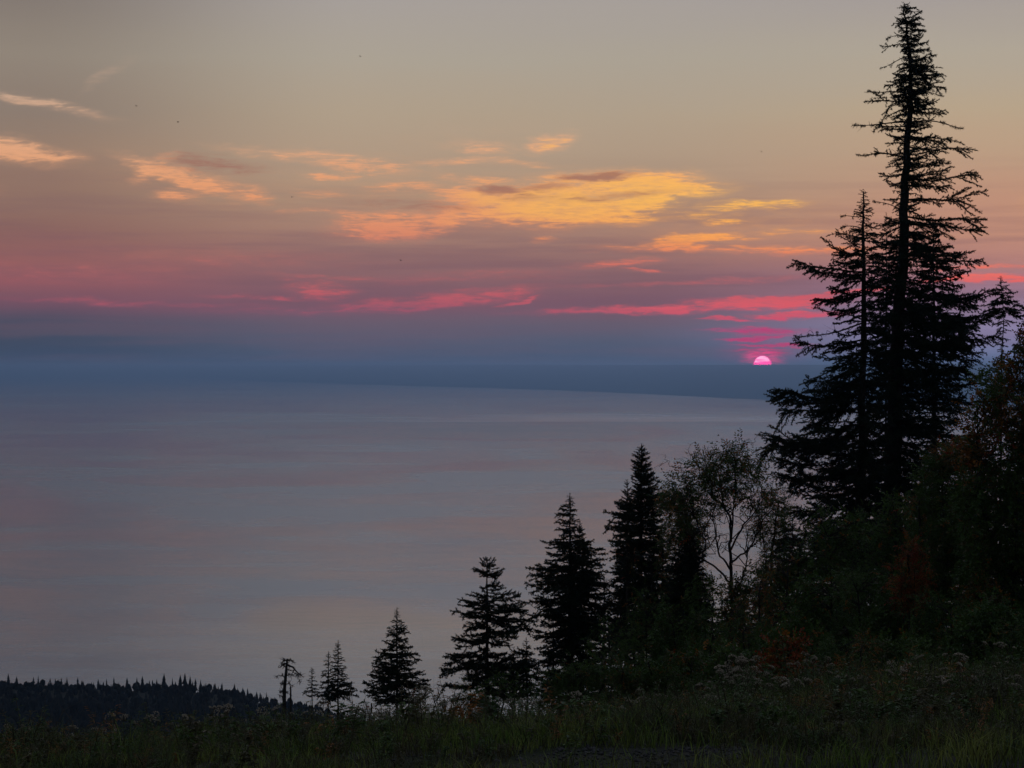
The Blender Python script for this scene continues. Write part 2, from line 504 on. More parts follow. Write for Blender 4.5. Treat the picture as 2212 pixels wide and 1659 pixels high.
HAZE_COL = (0.36, 0.62, 1.0, 1.0)
HX0, HX1, HY0, HY1 = -85000.0, 85000.0, -3200.0, 131000.0
b = [(x, y, z) for z in (WZ - 12, HAZE_TOP) for y in (HY0, HY1) for x in (HX0, HX1)]
FF = np.array([(0, 2, 3, 1), (4, 5, 7, 6), (0, 1, 5, 4), (2, 6, 7, 3), (0, 4, 6, 2), (1, 3, 7, 5)])
tag(link('haze', mesh_np('haze', np.array(b), [FF], mat('haze_air', haze_mat))), kind='stuff')

# ------------------------------------------------------------------ near ground and wooded slopes
GY = np.array([-40, 0, 8, 13, 15, 17, 20, 24, 28, 32, 40, 52, 66, 80, 110, 300, 560, 760, 960, 3000], float)
GZ = np.array([-1.5, -1.6, -2.0, -2.5, -2.74, -3.08, -3.72, -4.45, -5.3, -6.1, -7.6, -9.6, -12.5, -17, -36, -160, -262, -296, -300, -300], float)
RIDGE_U = np.array([-900, 0, 120, 200, 330, 450, 520, 565, 640, 700, 800, 1000, 1300], float)
RIDGE_Y = np.array([1462, 1461, 1461, 1463, 1466, 1470, 1483, 1493, 1503, 1516, 1545, 1640, 1800], float)


def sstep(a, b, x):
    t = min(1.0, max(0.0, (x - a) / (b - a)))
    return t * t * (3 - 2 * t)


def near_z(x, y):
    z = float(np.interp(y, GY, GZ))
    if y < 130:
        side = max(-9.0, min(9.0, x))
        z += (0.045 if side > 0 else 0.066) * side * sstep(8, 20, y) * (1 - sstep(60, 110, y))
        z += 0.55 * sstep(0.2, 3.4, x) * sstep(17, 27, y) * (1 - sstep(60, 110, y))
        k = 1 - sstep(60, 120, y)
        z += k * (0.10 * mnoise.noise((x * 0.35, y * 0.35, 0.0)) + 0.035 * mnoise.noise((x * 1.3, y * 1.3, 5.0)))
    return z


def hill_z(x, y):
    """wooded headland about 0.9 km off, lower left"""
    if y < 200:
        return -999.0
    u = HX + x / y * FPX
    crest = -(np.interp(u, RIDGE_U, RIDGE_Y) - HY) / FPX * 900.0 - 5.0
    k = sstep(200, 400, y)
    if y < 900:
        t = (900 - y) / 700.0
        z = crest - 24 * t ** 1.3
    else:
        z = crest - 0.34 * (y - 900)
    z += 4.0 * mnoise.noise((x * 0.009, y * 0.009, 1.0)) * sstep(0, 120, abs(y - 900))
    return -330 + (z + 330) * k


def ground_z(x, y):
    return max(near_z(x, y), hill_z(x, y))


def sheet(name, ylist, nx, half, m, zf):
    vs = []
    for yy in ylist:
        for i in range(nx):
            t = -1 + 2 * i / (nx - 1)
            x = t * half(yy)
            vs.append((x, yy, zf(x, yy)))
    idx = np.arange(len(vs)).reshape(len(ylist), nx)
    F = np.stack([idx[:-1, :-1], idx[:-1, 1:], idx[1:, 1:], idx[1:, :-1]], -1).reshape(-1, 4)
    return mesh_np(name, np.array(vs), [F], m, smooth=True)


def soil_mat(T, out):
    g = T.n('ShaderNodeNewGeometry')
    pos = g.outputs['Position']
    n1 = T.noise(pos, 0.9, 5, 0.6)
    n2 = T.noise(pos, 14.0, 5, 0.7)
    soil = T.mix(T.maprange(n2, 0.35, 0.65), (0.022, 0.019, 0.015, 1), (0.055, 0.050, 0.046, 1))
    turf = T.mix(n2, (0.012, 0.018, 0.008, 1), (0.030, 0.036, 0.014, 1))
    p = princ(T, out, T.mix(T.maprange(n1, 0.42, 0.56), turf, soil), 0.95, 0.1)
    bp = T.n('ShaderNodeBump')
    bp.inputs['Strength'].default_value = 0.8
    bp.inputs['Distance'].default_value = 0.03
    T.put(bp.inputs['Height'], n2)
    T.put(p.inputs['Normal'], bp.outputs[0])


M_soil = mat('soil', soil_mat)
yl = list(np.concatenate([np.arange(-40, 8, 4.0), np.arange(8, 34, 0.5), np.arange(34, 80, 2.0), np.arange(80, 1000, 12.0), np.arange(1000, 1500, 40.0)]))
tag(link('hillside', sheet('hillside', yl, 160, lambda y: 30 + 0.62 * max(y, 0), M_soil, ground_z)), kind='structure')

# ------------------------------------------------------------------ plant materials
M_bark = noisy('spruce_bark', (0.020, 0.017, 0.014), (0.045, 0.038, 0.032), 9.0, bump=0.6)
M_deadbark = noisy('dead_bark', (0.030, 0.027, 0.024), (0.060, 0.055, 0.050), 9.0, bump=0.6)
M_needle = noisy('spruce_needles', (0.012, 0.020, 0.011), (0.022, 0.034, 0.016), 2.2, 0.75, obj_rand=0.25)
M_lichen = noisy('old_mans_beard', (0.030, 0.034, 0.026), (0.045, 0.048, 0.036), 6.0)


def leafmat(name, c1, c2, rnd=0.3):
    def b(T, out):
        g = T.n('ShaderNodeNewGeometry')
        n = T.noise(g.outputs['Position'], 1.7, 3, 0.6)
        c = T.mix(T.maprange(n, 0.35, 0.65), (*c1, 1), (*c2, 1))
        hs = T.n('ShaderNodeHueSaturation')
        T.put(hs.inputs['Color'], c)
        T.put(hs.inputs['Value'], T.maprange(g.outputs['Random Per Island'], 0, 1, 1 - rnd, 1 + rnd))
        d = T.n('ShaderNodeBsdfPrincipled')
        T.put(d.inputs['Base Color'], hs.outputs[0])
        d.inputs['Roughness'].default_value = 0.6
        d.inputs['Specular IOR Level'].default_value = 0.25
        tr = T.n('ShaderNodeBsdfTranslucent')
        T.put(tr.inputs['Color'], hs.outputs[0])
        mx = T.n('ShaderNodeMixShader')
        mx.inputs[0].default_value = 0.3
        T.t.links.new(d.outputs[0], mx.inputs[1])
        T.t.links.new(tr.outputs[0], mx.inputs[2])
        T.t.links.new(mx.outputs[0], out.inputs[0])
    return mat(name, b)


M_lgreen = leafmat('leaf_green', (0.034, 0.074, 0.012), (0.070, 0.115, 0.020))
M_lolive = leafmat('leaf_olive', (0.050, 0.048, 0.016), (0.080, 0.070, 0.022))
M_lorange = leafmat('leaf_orange', (0.20, 0.075, 0.012), (0.30, 0.12, 0.018))
M_lred = leafmat('leaf_red', (0.18, 0.028, 0.010), (0.26, 0.055, 0.014))
M_stalk = noisy('dry_stalks', (0.055, 0.045, 0.025), (0.095, 0.078, 0.045), 5.0)
M_bloom = noisy('dry_flower_heads', (0.27, 0.22, 0.155), (0.46, 0.39, 0.29), 25.0)
M_grassm = leafmat('meadow_grass', (0.075, 0.145, 0.022), (0.20, 0.215, 0.050), 0.55)
M_grassd = leafmat('meadow_grass_dull', (0.030, 0.044, 0.014), (0.10, 0.075, 0.032), 0.5)
LEAFM = [M_lgreen, M_lolive, M_lorange, M_lred]


# ------------------------------------------------------------------ geometry kit
class Geo:
    def __init__(s):
        s.V, s.F3, s.F4, s.m3, s.m4, s.n = [], [], [], [], [], 0

    def add(s, V, F3=None, F4=None, m=0):
        V = np.asarray(V, float)
        if F3 is not None and len(F3):
            s.F3.append(np.asarray(F3) + s.n)
            s.m3.append(np.full(len(F3), m) if np.isscalar(m) else np.asarray(m))
        if F4 is not None and len(F4):
            s.F4.append(np.asarray(F4) + s.n)
            s.m4.append(np.full(len(F4), m) if np.isscalar(m) else np.asarray(m))
        s.V.append(V)
        s.n += len(V)

    def geo(s, g, M=None):
        V = np.concatenate(g.V)
        if M is not None:
            A = np.array(M)
            V = V @ A[:3, :3].T + A[:3, 3]
        for f, m in zip(g.F3, g.m3):
            s.F3.append(f + s.n)
            s.m3.append(m)
        for f, m in zip(g.F4, g.m4):
            s.F4.append(f + s.n)
            s.m4.append(m)
        s.V.append(V)
        s.n += len(V)

    def tube(s, pts, rad, sides=4, m=0):
        pts = np.asarray(pts, float)
        rad = np.broadcast_to(np.asarray(rad, float), (len(pts),))
        tan = np.gradient(pts, axis=0)
        tan /= np.linalg.norm(tan, axis=1)[:, None] + 1e-9
        ref = np.array([0, 0, 1.0]) if abs(tan[:, 2]).mean() < 0.7 else np.array([1.0, 0, 0])
        a = np.cross(tan, ref)
        a /= np.linalg.norm(a, axis=1)[:, None] + 1e-9
        b = np.cross(tan, a)
        th = np.arange(sides) * 2 * math.pi / sides
        ring = pts[:, None] + rad[:, None, None] * (np.cos(th)[None, :, None] * a[:, None] + np.sin(th)[None, :, None] * b[:, None])
        V = ring.reshape(-1, 3)
        idx = np.arange(len(V)).reshape(len(pts), sides)
        nx = np.roll(idx, -1, 1)
        F = np.stack([idx[:-1], nx[:-1], nx[1:], idx[1:]], -1).reshape(-1, 4)
        s.add(V, None, F, m)

    def mesh(s, name, mats, smooth=False):
        F, mi = [], []
        if s.F3:
            F.append(np.concatenate(s.F3))
            mi.append(np.concatenate(s.m3))
        if s.F4:
            F.append(np.concatenate(s.F4))
            mi.append(np.concatenate(s.m4))
        return mesh_np(name, np.concatenate(s.V), F, mats, np.concatenate(mi), smooth)


def polyline(p, n):
    p = np.asarray(p, float)
    t = np.linspace(0, len(p) - 1, n)
    return np.stack([np.interp(t, np.arange(len(p)), p[:, k]) for k in range(3)], 1)


def needles(g, segs, step, L, w, per, r, m=1, spread=0.9):
    """segs: list of (a, b) twig ends; a bottlebrush of small triangles round each"""
    A, T = [], []
    for a, b in segs:
        d = b - a
        ln = np.linalg.norm(d)
        k = max(1, int(ln / step))
        t = (np.arange(k) + r.random(k)) / k
        A.append(a + d * t[:, None])
        T.append(np.repeat((d / (ln + 1e-9))[None], k, 0))
    A = np.repeat(np.concatenate(A), per, 0)
    T = np.repeat(np.concatenate(T), per, 0)
    n = len(A)
    q = r.normal(size=(n, 3))
    q -= (q * T).sum(1)[:, None] * T
    q /= np.linalg.norm(q, axis=1)[:, None] + 1e-9
    D = T * 0.55 + q * spread
    D /= np.linalg.norm(D, axis=1)[:, None]
    S = np.cross(D, r.normal(size=(n, 3)))
    S /= np.linalg.norm(S, axis=1)[:, None] + 1e-9
    ln = L * r.uniform(0.6, 1.2, n)[:, None]
    P0, P1, P2 = A - S * w * 0.5, A + S * w * 0.5, A + D * ln
    V = np.stack([P0, P1, P2], 1).reshape(-1, 3)
    g.add(V, np.arange(n * 3).reshape(-1, 3), None, m)


def bough(L, style, seed):
    """one conifer bough along +X, length L"""
    r = np.random.default_rng(seed)
    g = Geo()
    n = 9
    t = np.linspace(0, 1, n)
    if style == 'dead':
        z = L * (0.04 * np.sin(t * 5 + r.uniform(0, 6)) - r.uniform(-0.05, 0.16) * t ** 2)
        y = L * 0.05 * np.sin(t * 4 + r.uniform(0, 6)) * t
    else:
        z = L * (r.uniform(-0.12, 0.05) * np.sin(t * math.pi) + r.uniform(-0.08, 0.08) * t ** 2 + 0.015 * np.sin(t * 9 + r.uniform(0, 6)))
        y = L * 0.04 * np.sin(t * 3 + r.uniform(0, 6))
    axis = np.stack([t * L, y, z], 1)
    r0 = 0.012 * L ** 0.8 + 0.004
    g.tube(axis, r0 * (1 - t) ** 0.8 + 0.0035, 4, 0)
    segs = [(axis[i], axis[i + 1]) for i in range(n // 3 if style != 'dead' else n - 3, n - 1)]
    dens = {'live': 0.055, 'sparse': 0.075, 'dead': 0.12, 'clump': 0.055}[style]
    k = max(5, int(L / dens * (1.0 if L > 0.6 else 1.4)))
    for i in range(k):
        s = 0.10 + 0.9 * (i + r.random()) / k
        p = np.array([np.interp(s, t, axis[:, j]) for j in range(3)])
        side = 1 if i % 2 else -1
        env = math.sin(math.pi * min(1, s * 0.58 + 0.24)) ** 0.7
        if style == 'dead':
            ln = L * 0.20 * r.uniform(0.2, 1.3) * (1 - s * 0.55)
        elif style == 'sparse':
            ln = L * 0.30 * env * r.uniform(0.15, 1.3) * (0.6 + 0.7 * (math.sin(s * 9 + seed) > -0.2))
        else:
            ln = L * 0.30 * env * r.uniform(0.45, 1.15) * (0.55 + 0.65 * max(0.0, math.sin(s * (7 + seed % 4) + seed)) ** 0.5)
        ln = max(ln, 0.04)
        ang = R(r.uniform(32, 62))
        el = R(r.normal(-6, 20 if style != 'dead' else 38))
        d = np.array([math.cos(ang) * math.cos(el), side * math.sin(ang) * math.cos(el), math.sin(el)])
        tt = np.linspace(0, 1, 4)
        sag = -0.16 if style != 'clump' else 0.12
        q = p + d * ln * tt[:, None] + np.array([0.10, 0, sag])[None] * ln * (tt ** 2)[:, None] * r.uniform(0.2, 1.4)
        q[1:] += r.normal(0, 0.012 * L, (3, 3)) * (2.2 if style == 'dead' else 0.6)
        g.tube(q, (0.0055 if style == 'dead' else 0.0045) * np.array([1, 0.85, 0.6, 0.35]) * (1 + 0.4 * L), 3, 0)
        if style == 'dead':
            if s > 0.45 and r.random() < 0.35 or r.random() < 0.12:
                segs.append((q[1], q[3]))
            if r.random() < 0.6:
                e = q[2] + r.normal(0, 1, 3) * ln * 0.35
                g.tube(np.array([q[1], (q[1] + e) / 2 + r.normal(0, .01, 3), e]), [0.004, 0.003, 0.002], 3, 0)
            continue
        segs += [(q[j], q[j + 1]) for j in range(3)]
        m = int(ln / (0.05 if style != 'sparse' else 0.09))
        for j in range(m):
            u = (j + r.random()) / max(m, 1)
            p2 = np.array([np.interp(u, tt, q[:, c]) for c in range(3)])
            l2 = min(0.20, ln * 0.42 * (1.15 - u)) * r.uniform(0.6, 1.2)
            a2 = R(r.uniform(30, 60)) * (1 if j % 2 else -1)
            ca, sa = math.cos(a2), math.sin(a2)
            d2 = np.array([d[0] * ca - d[1] * sa, d[0] * sa + d[1] * ca, d[2] + r.normal(-0.08, 0.30)])
            d2 /= np.linalg.norm(d2)
            segs.append((p2, p2 + d2 * l2))
    if style == 'clump':
        needles(g, segs, 0.009, 0.048, 0.017, 2, r, 1, 0.8)
    elif style == 'live':
        needles(g, segs, 0.011, 0.046, 0.021, 2, r, 1, 0.8)
    elif style == 'sparse':
        needles(g, segs, 0.010, 0.048, 0.019, 2, r, 1)
    else:
        needles(g, segs, 0.007, 0.070, 0.015, 2, r, 2, 1.1)
    return g


SIZES = {'live': (0.38, 0.85, 1.7, 2.6), 'sparse': (0.5, 1.1, 2.0), 'dead': (0.6, 1.3, 2.2), 'clump': (0.4, 0.9, 1.5)}
BG, BM = {}, {}
for st, szs in SIZES.items():
    for si, L in enumerate(szs):
        for k in range(4):
            g = bough(L, st, hash((len(st), si, k)) % 9999)
            BG[(st, si, k)] = g
            BM[(st, si, k)] = g.mesh('bough_%s' % st, [M_bark if st != 'dead' else M_deadbark, M_needle, M_lichen])


def pick(style, L):
    szs = SIZES[style]
    si = min(range(len(szs)), key=lambda i: abs(math.log(szs[i] / max(L, 0.02))))
    return (style, si, random.randrange(4)), L / szs[si]


def basis(d, roll=0.0):
    d = Vector(d).normalized()
    y = Vector((0, 0, 1)).cross(d)
    y = y.normalized() if y.length > 1e-4 else Vector((0, 1, 0))
    z = d.cross(y)
    M = Matrix((d, y, z)).transposed().to_4x4()
    return M @ Matrix.Rotation(roll, 4, 'X')


def env_at(env, y):
    ys_ = [e[0] for e in env]
    return float(np.interp(y, ys_, [e[1] for e in env])), float(np.interp(y, ys_, [e[2] for e in env]))


def leader(g, p, L, r, m=1):
    """bare spike with short side shoots at the very top"""
    top = p + np.array([0.0, 0, L])
    g.tube(np.array([p, (p + top) / 2, top]), [0.010, 0.007, 0.003], 4, 0)
    segs = [(p, top)]
    for k in range(int(L / 0.05)):
        z = p + np.array([0, 0, L * (k + 0.5) / (L / 0.05)])
        a = r.uniform(0, 6.28)
        ln = min(0.16, 0.04 + 0.22 * (top[2] - z[2]))
        e = z + np.array([math.cos(a), math.sin(a), 0.7]) * ln
        segs.append((z, e))
    needles(g, segs, 0.010, 0.026, 0.007, 2, r, m)


def conifer(name, label, axis, d, env, rb, style='live', step=14.0, per=6, limbs=(), fill=1.0, pitch=(38, -12), top_style=None,
            top_y=None, group=None, parts=True, lean=0.0, lead=0.5, cat='tree', tip=0.006, lsc=1.0):
    """axis: [(x, y) ...] top to bottom in the drawing grid; env: (y, left reach, right reach)"""
    r = np.random.default_rng(int(axis[0][0] * 7 + axis[0][1]))
    px = pxm(d)
    ax = [np.array(at(x, y, d)) for x, y in axis]
    gz = ground_z(ax[-1][0], d) - 0.3
    base = np.array([ax[-1][0], d, min(gz, ax[-1][2] - 0.2)])
    root = bpy.data.objects.new(name, None)
    root.empty_display_size = 0.3
    COL.objects.link(root)
    org = Vector((base[0], base[1], gz + 0.3))
    root.location = org
    tag(root, label, cat, group)
    o = np.array(org)
    pts = np.array([base] + ax[::-1]) - o
    full = polyline(pts, 26)
    full[1:-1, :2] += r.normal(0, rb * 0.10, (24, 2))
    H = full[-1, 2] - full[0, 2]
    tt = (full[:, 2] - full[0, 2]) / H
    g = Geo()
    g.tube(full, rb * np.clip(1 - tt, 0, 1) ** 0.85 + tip, 9, 0)
    link('trunk', g.mesh('trunk', [M_bark], True), root)
    g = Geo()
    yt, yb = axis[0][1], env[-1][0]
    zt = np.array([p[1] for p in axis], float)
    xt = np.array([p[0] for p in axis], float)

    def trunk_at(y):
        return np.array(at(float(np.interp(y, zt, xt)), y, d)) - o
    if lead:
        leader(g, trunk_at(yt + lead / px) , lead, r)
    else:
        needles(g, [(trunk_at(yt), trunk_at(yt + 20))], 0.02, 0.02, 0.006, 1, r, 1)
    crown_inst = []
    y = yt + (0.35 * lead / px if lead else 4)
    while y < yb:
        l, rt = env_at(env, y)
        f = (y - yt) / (yb - yt)
        st = top_style if (top_y and y < top_y) else style
        nb = per if isinstance(per, int) else per(f)
        a0 = r.uniform(0, 6.28)
        for k in range(nb):
            if r.random() > fill:
                continue
            a = a0 + (k + r.uniform(-0.3, 0.3)) * 2 * math.pi / nb
            c = math.cos(a)
            sidev = rt if c > 0 else l
            reach = (sidev * abs(c) + 0.5 * (l + rt) * (1 - abs(c))) * px
            reach *= r.uniform(0.72, 1.06) if st != 'sparse' else r.uniform(0.4, 1.05)
            reach *= 1.03 * lsc
            pt = R(pitch[0] + (pitch[1] - pitch[0]) * min(1, f * 2.2) + r.normal(0, 7 if st != 'sparse' else 13))
            yy = y + r.uniform(-0.5, 0.5) * step * (1.0 if st != 'sparse' else 2.0)
            L = max(0.07, reach / max(0.5, math.cos(pt)))
            # root the bough so that its tip comes level with its place in the outline
            p = trunk_at(yy) + np.array([0, 0, -reach * math.tan(pt) * 0.8])
            crown_inst.append((st, L, p, (math.cos(a) * math.cos(pt), math.sin(a) * math.cos(pt), math.sin(pt)), r.uniform(-0.3, 0.3)))
        y += step * r.uniform(0.75, 1.25) * (0.6 + 0.6 * min(1, f * 3))
    for lx, ly, tx, ty, st in limbs:
        p = trunk_at(ly)
        q = np.array(at(tx, ty, d)) - o
        q[1] += r.uniform(-0.35, 0.35) * abs(q[0] - p[0])
        v = q - p
        crown_inst.append((st, float(np.linalg.norm(v)) * 0.97 * lsc, p, tuple(v), r.uniform(-0.4, 0.4)))
    if parts:
        crown = link('crown', g.mesh('crown', [M_bark, M_needle, M_lichen]), root)
        for st, L, p, v, roll in crown_inst[:295]:
            key, sc = pick(st, L)
            b_ = bpy.data.objects.new('bough', BM[key])
            b_.matrix_local = Matrix.Translation(Vector(p)) @ basis(v, roll) @ Matrix.Scale(sc, 4)
            COL.objects.link(b_)
            b_.parent = crown
        if len(crown_inst) > 295:
            g2 = Geo()
            for st, L, p, v, roll in crown_inst[295:]:
                key, sc = pick(st, L)
                g2.geo(BG[key], Matrix.Translation(Vector(p)) @ basis(v, roll) @ Matrix.Scale(sc, 4))
            o2 = link('bough', g2.mesh('boughs_rest', [M_bark, M_needle, M_lichen]), crown)
            o2['kind'] = 'stuff'
    else:
        for st, L, p, v, roll in crown_inst:
            key, sc = pick(st, L)
            g.geo(BG[key], Matrix.Translation(Vector(p)) @ basis(v, roll) @ Matrix.Scale(sc, 4))
        link('crown', g.mesh('crown', [M_bark, M_needle, M_lichen]), root)
    print('TREE', name, label[:40], len(crown_inst))
    return root


def C1(x, y):      # detail view 1 -> drawing grid
    return 1597.6 + x * 0.32408, y * 0.32408


def C2(x, y):
    return 1597.6 + x * 0.32408, 499.2 + y * 0.32408


def C3(x, y):
    return 921.7 + x * 0.37037, 921.7 + y * 0.37037


def C5(x, y):
    return x * 0.4514, 1267.3 + y * 0.4514


K1, K3, K5 = 0.32408, 0.37037, 0.4514


def envs(pts, k, y0):
    return [(y0 + y * k, l * k, r_ * k) for y, l, r_ in pts]


# ---- the tall spruce, its top thin and lichen-hung
def lim1(lst, tx):
    out = []
    for side, ly, x, y, st in lst:
        rx_, ry_ = C1(tx, ly)
        ex, ey = C1(x, y)
        out.append((rx_, ry_, ex, ey, st))
    return out


L_hero = lim1([
    ('l', 150, 1018, 148, 'sparse'), ('l', 235, 965, 240, 'dead'), ('l', 290, 912, 322, 'sparse'), ('l', 380, 912, 445, 'dead'),
    ('l', 530, 942, 572, 'sparse'), ('l', 632, 822, 598, 'dead'), ('l', 668, 788, 682, 'sparse'), ('l', 715, 965, 775, 'dead'),
    ('l', 828, 735, 793, 'dead'), ('l', 838, 890, 822, 'sparse'), ('l', 880, 920, 858, 'dead'), ('l', 900, 975, 905, 'sparse'),
    ('l', 965, 975, 945, 'sparse'), ('l', 1050, 752, 1005, 'dead'), ('l', 1040, 860, 1010, 'sparse'), ('l', 1105, 965, 1100, 'dead'), ('l', 1160, 915, 1160, 'live'),
    ('l', 1265, 965, 1185, 'dead'), ('l', 1310, 960, 1335, 'sparse'), ('l', 1390, 858, 1338, 'dead'), ('l', 1445, 950, 1442, 'live'),
    ('r', 75, 1238, 75, 'dead'), ('r', 150, 1225, 110, 'sparse'), ('r', 215, 1250, 195, 'sparse'), ('r', 290, 1282, 272, 'sparse'),
    ('r', 330, 1280, 325, 'sparse'), ('r', 400, 1306, 415, 'dead'), ('r', 500, 1380, 512, 'sparse'), ('r', 520, 1412, 582, 'sparse'),
    ('r', 600, 1388, 640, 'dead'), ('r', 690, 1330, 675, 'sparse'), ('r', 752, 1392, 732, 'sparse'), ('r', 810, 1512, 850, 'dead'),
    ('r', 905, 1472, 925, 'sparse'), ('r', 930, 1380, 950, 'sparse'), ('r', 985, 1515, 1028, 'sparse'), ('r', 1060, 1395, 1068, 'dead'),
    ('r', 1105, 1440, 1085, 'dead'), ('r', 1190, 1400, 1130, 'sparse'), ('r', 1195, 1605, 1168, 'sparse'), ('r', 1225, 1420, 1252, 'live'),
    ('r', 1330, 1665, 1255, 'sparse'), ('r', 1350, 1390, 1345, 'dead'), ('r', 1410, 1215, 1385, 'sparse'), ('r', 1450, 1650, 1492, 'sparse'),
    ('r', 1490, 1580, 1580, 'sparse'), ('r', 1460, 1470, 1612, 'dead'), ('r', 1540, 1360, 1570, 'live'),
], 1110)
hero_env = envs([(30, 25, 40), (90, 60, 120), (200, 80, 130), (400, 50, 170), (520, 120, 250), (700, 130, 180), (900, 130, 230), (1000, 100, 250),
                 (1200, 120, 250), (1350, 90, 170), (1450, 150, 230), (1560, 240, 240), (1700, 240, 480), (1850, 250, 330),
                 (2000, 230, 430), (2200, 260, 560), (2350, 260, 420), (2550, 250, 500), (2750, 260, 400), (3000, 280, 480), (3400, 420, 400), (3900, 450, 380)], K1, 0)
hero = conifer('spruce_tree', 'tallest dark spruce, its thin lichen-hung top rising alone into the sky',
               [C1(1097, 22), C1(1112, 200), C1(1140, 600), C1(1133, 820), C1(1112, 1100), C1(1098, 1400), C1(1088, 1700), C1(1050, 2300), C1(1020, 3400)],
               62.0, hero_env, 0.35, 'live', step=14, per=lambda f: 12 if f < 0.18 else (7 if f < 0.35 else 5), limbs=L_hero,
               top_style='sparse', top_y=C1(0, 1450)[1], pitch=(8, -8), lead=0.22, tip=0.014, lsc=0.92)

L2 = []
for tx, ly, x, y, st in [(828, 1440, 668, 1433, 'dead'), (828, 1520, 672, 1498, 'dead'), (828, 1580, 618, 1550, 'sparse')]:
    a_, b_ = C1(tx, ly), C1(x, y)
    L2.append((a_[0], a_[1], b_[0], b_[1], st))
_q = np.random.default_rng(8)
for k in range(46):
    yy_ = 1285 + 290 * (k / 46)
    sd = 1 if k % 2 else -1
    a_, b_ = C1(828, yy_), C1(828 + sd * _q.uniform(18, 34 + (yy_ - 1285) * 0.18), yy_ + _q.normal(-6, 12))
    L2.append((a_[0], a_[1], b_[0], b_[1], 'live' if k % 3 else 'sparse'))
for ly, x, y, st in [(170, 545, 48, 'live'), (120, 640, 20, 'sparse'), (270, 365, 212, 'live'), (290, 470, 260, 'live'), (330, 590, 380, 'live'), (400, 480, 470, 'live'),
                     (620, 350, 685, 'dead'), (600, 505, 500, 'dead'), (720, 375, 745, 'live'), (800, 495, 840, 'live'), (880, 470, 960, 'live'),
                     (1080, 215, 1108, 'live'), (1040, 262, 1050, 'live'), (1200, 275, 1245, 'live'), (1330, 150, 1385, 'live'), (1450, 180, 1505, 'live'),
                     (1560, 225, 1645, 'live')]:
    a_, b_ = C2(828, ly), C2(x, y)
    L2.append((a_[0], a_[1], b_[0], b_[1], st))
env2 = envs([(1275, 22, 22), (1350, 48, 40), (1450, 75, 65), (1540, 110, 90), (1600, 130, 110), (1750, 300, 130), (1850, 250, 120), (1980, 300, 130),
             (2150, 190, 150), (2300, 290, 170), (2420, 260, 170), (2600, 480, 180), (2800, 480, 200), (3000, 540, 220), (3400, 520, 240), (3800, 480, 250)], K1, 0)
conifer('spruce_tree', 'second tallest spruce, its broken spiky top left of the tallest one',
        [C1(826, 1275), C1(828, 1500), C1(830, 2200), C1(815, 3000), C1(800, 3500)], 60.0, env2, 0.21, 'live', step=17, per=5,
        limbs=L2, top_style='sparse', top_y=C1(0, 1560)[1], pitch=(4, -10), lead=0.15, tip=0.018)
# spruce crowding the right side of the tall one
env3 = envs([(1540, 10, 12), (1640, 60, 70), (1710, 120, 260), (1800, 150, 170), (1930, 160, 330), (2080, 180, 420), (2180, 190, 430), (2300, 200, 340),
             (2450, 200, 350), (2650, 200, 300), (2850, 190, 250), (3050, 200, 200), (3700, 240, 240)], K1, 0)
L3 = []
for ly, x, y, st in [(190, 1602, 205, 'live'), (230, 1540, 262, 'live'), (300, 1455, 322, 'live'), (420, 1700, 395, 'live'), (450, 1640, 440, 'live'), (560, 1720, 545, 'live'),
                     (650, 1500, 612, 'live'), (680, 1745, 702, 'live'), (800, 1640, 800, 'live'), (930, 1660, 975, 'live'), (1010, 1600, 1018, 'live'), (1180, 1560, 1235, 'live'),
                     (1350, 1500, 1392, 'live')]:
    a_, b_ = C2(1300, ly), C2(x, y)
    L3.append((a_[0], a_[1], b_[0], b_[1], st))
conifer('spruce_tree', 'bushy spruce with broad drooping boughs just right of the tallest trunk',
        [C1(1290, 1530), C1(1292, 2200), C1(1300, 3300)], 64.0, env3, 0.15, 'live', step=21, per=6, pitch=(4, -10), lead=0.3, limbs=L3)
env4 = envs([(300, 8, 8), (380, 50, 60), (440, 110, 110), (520, 150, 140), (560, 190, 190), (640, 40, 40), (700, 50, 50), (900, 30, 40)], K1, 499.2)
conifer('spruce_tree', 'small slender spruce near the right edge with bare lower stem',
        [C2(1736, 298), C2(1762, 560), C2(1745, 900), C2(1740, 1400)], 58.0, env4, 0.05, 'live', step=11, per=6, pitch=(10, -14), lead=0.3)
conifer('spruce_tree', 'spruce at the right edge reaching in behind the orange leaves',
        [(2252, 600), (2254, 900), (2256, 1200)], 56.0, [(600, 5, 5), (660, 45, 45), (760, 70, 70), (900, 85, 90), (1150, 100, 100)], 0.10,
        'live', step=16, per=6, lead=0.3)
conifer('spruce_tree', 'slim spire of a spruce between the two tallest trunks',
        [C1(977, 1415), C1(977, 1700), C1(975, 3300)], 70.0, envs([(1415, 5, 5), (1500, 28, 28), (1600, 60, 60), (1900, 130, 130), (2600, 160, 160)], K1, 0), 0.07,
        'live', step=12, per=5, lead=0.45)

# ---- the row stepping down to the left
env6 = envs([(100, 8, 8), (150, 42, 44), (200, 66, 55), (250, 55, 78), (300, 64, 112), (345, 50, 98), (400, 80, 150), (430, 110, 155), (470, 140, 165), (520, 160, 150),
             (580, 205, 150), (650, 180, 160), (760, 190, 180), (950, 200, 200), (1100, 230, 230), (1300, 220, 220)], K3, 921.7)
L6 = [(*C3(1250, 470), *C3(1090, 432), 'clump'), (*C3(1250, 530), *C3(1032, 492), 'clump'), (*C3(1250, 600), *C3(1040, 576), 'clump'), (*C3(1250, 650), *C3(1060, 655), 'live'),
      (*C3(1250, 420), *C3(1402, 410), 'clump')]
conifer('spruce_tree', 'dense pointed spruce left of the autumn leafed tree', [C3(1252, 96), C3(1250, 500), C3(1250, 1400)], 50.0, env6, 0.10, 'clump', step=9, per=9,
        limbs=L6, pitch=(22, -6), lead=0.35)
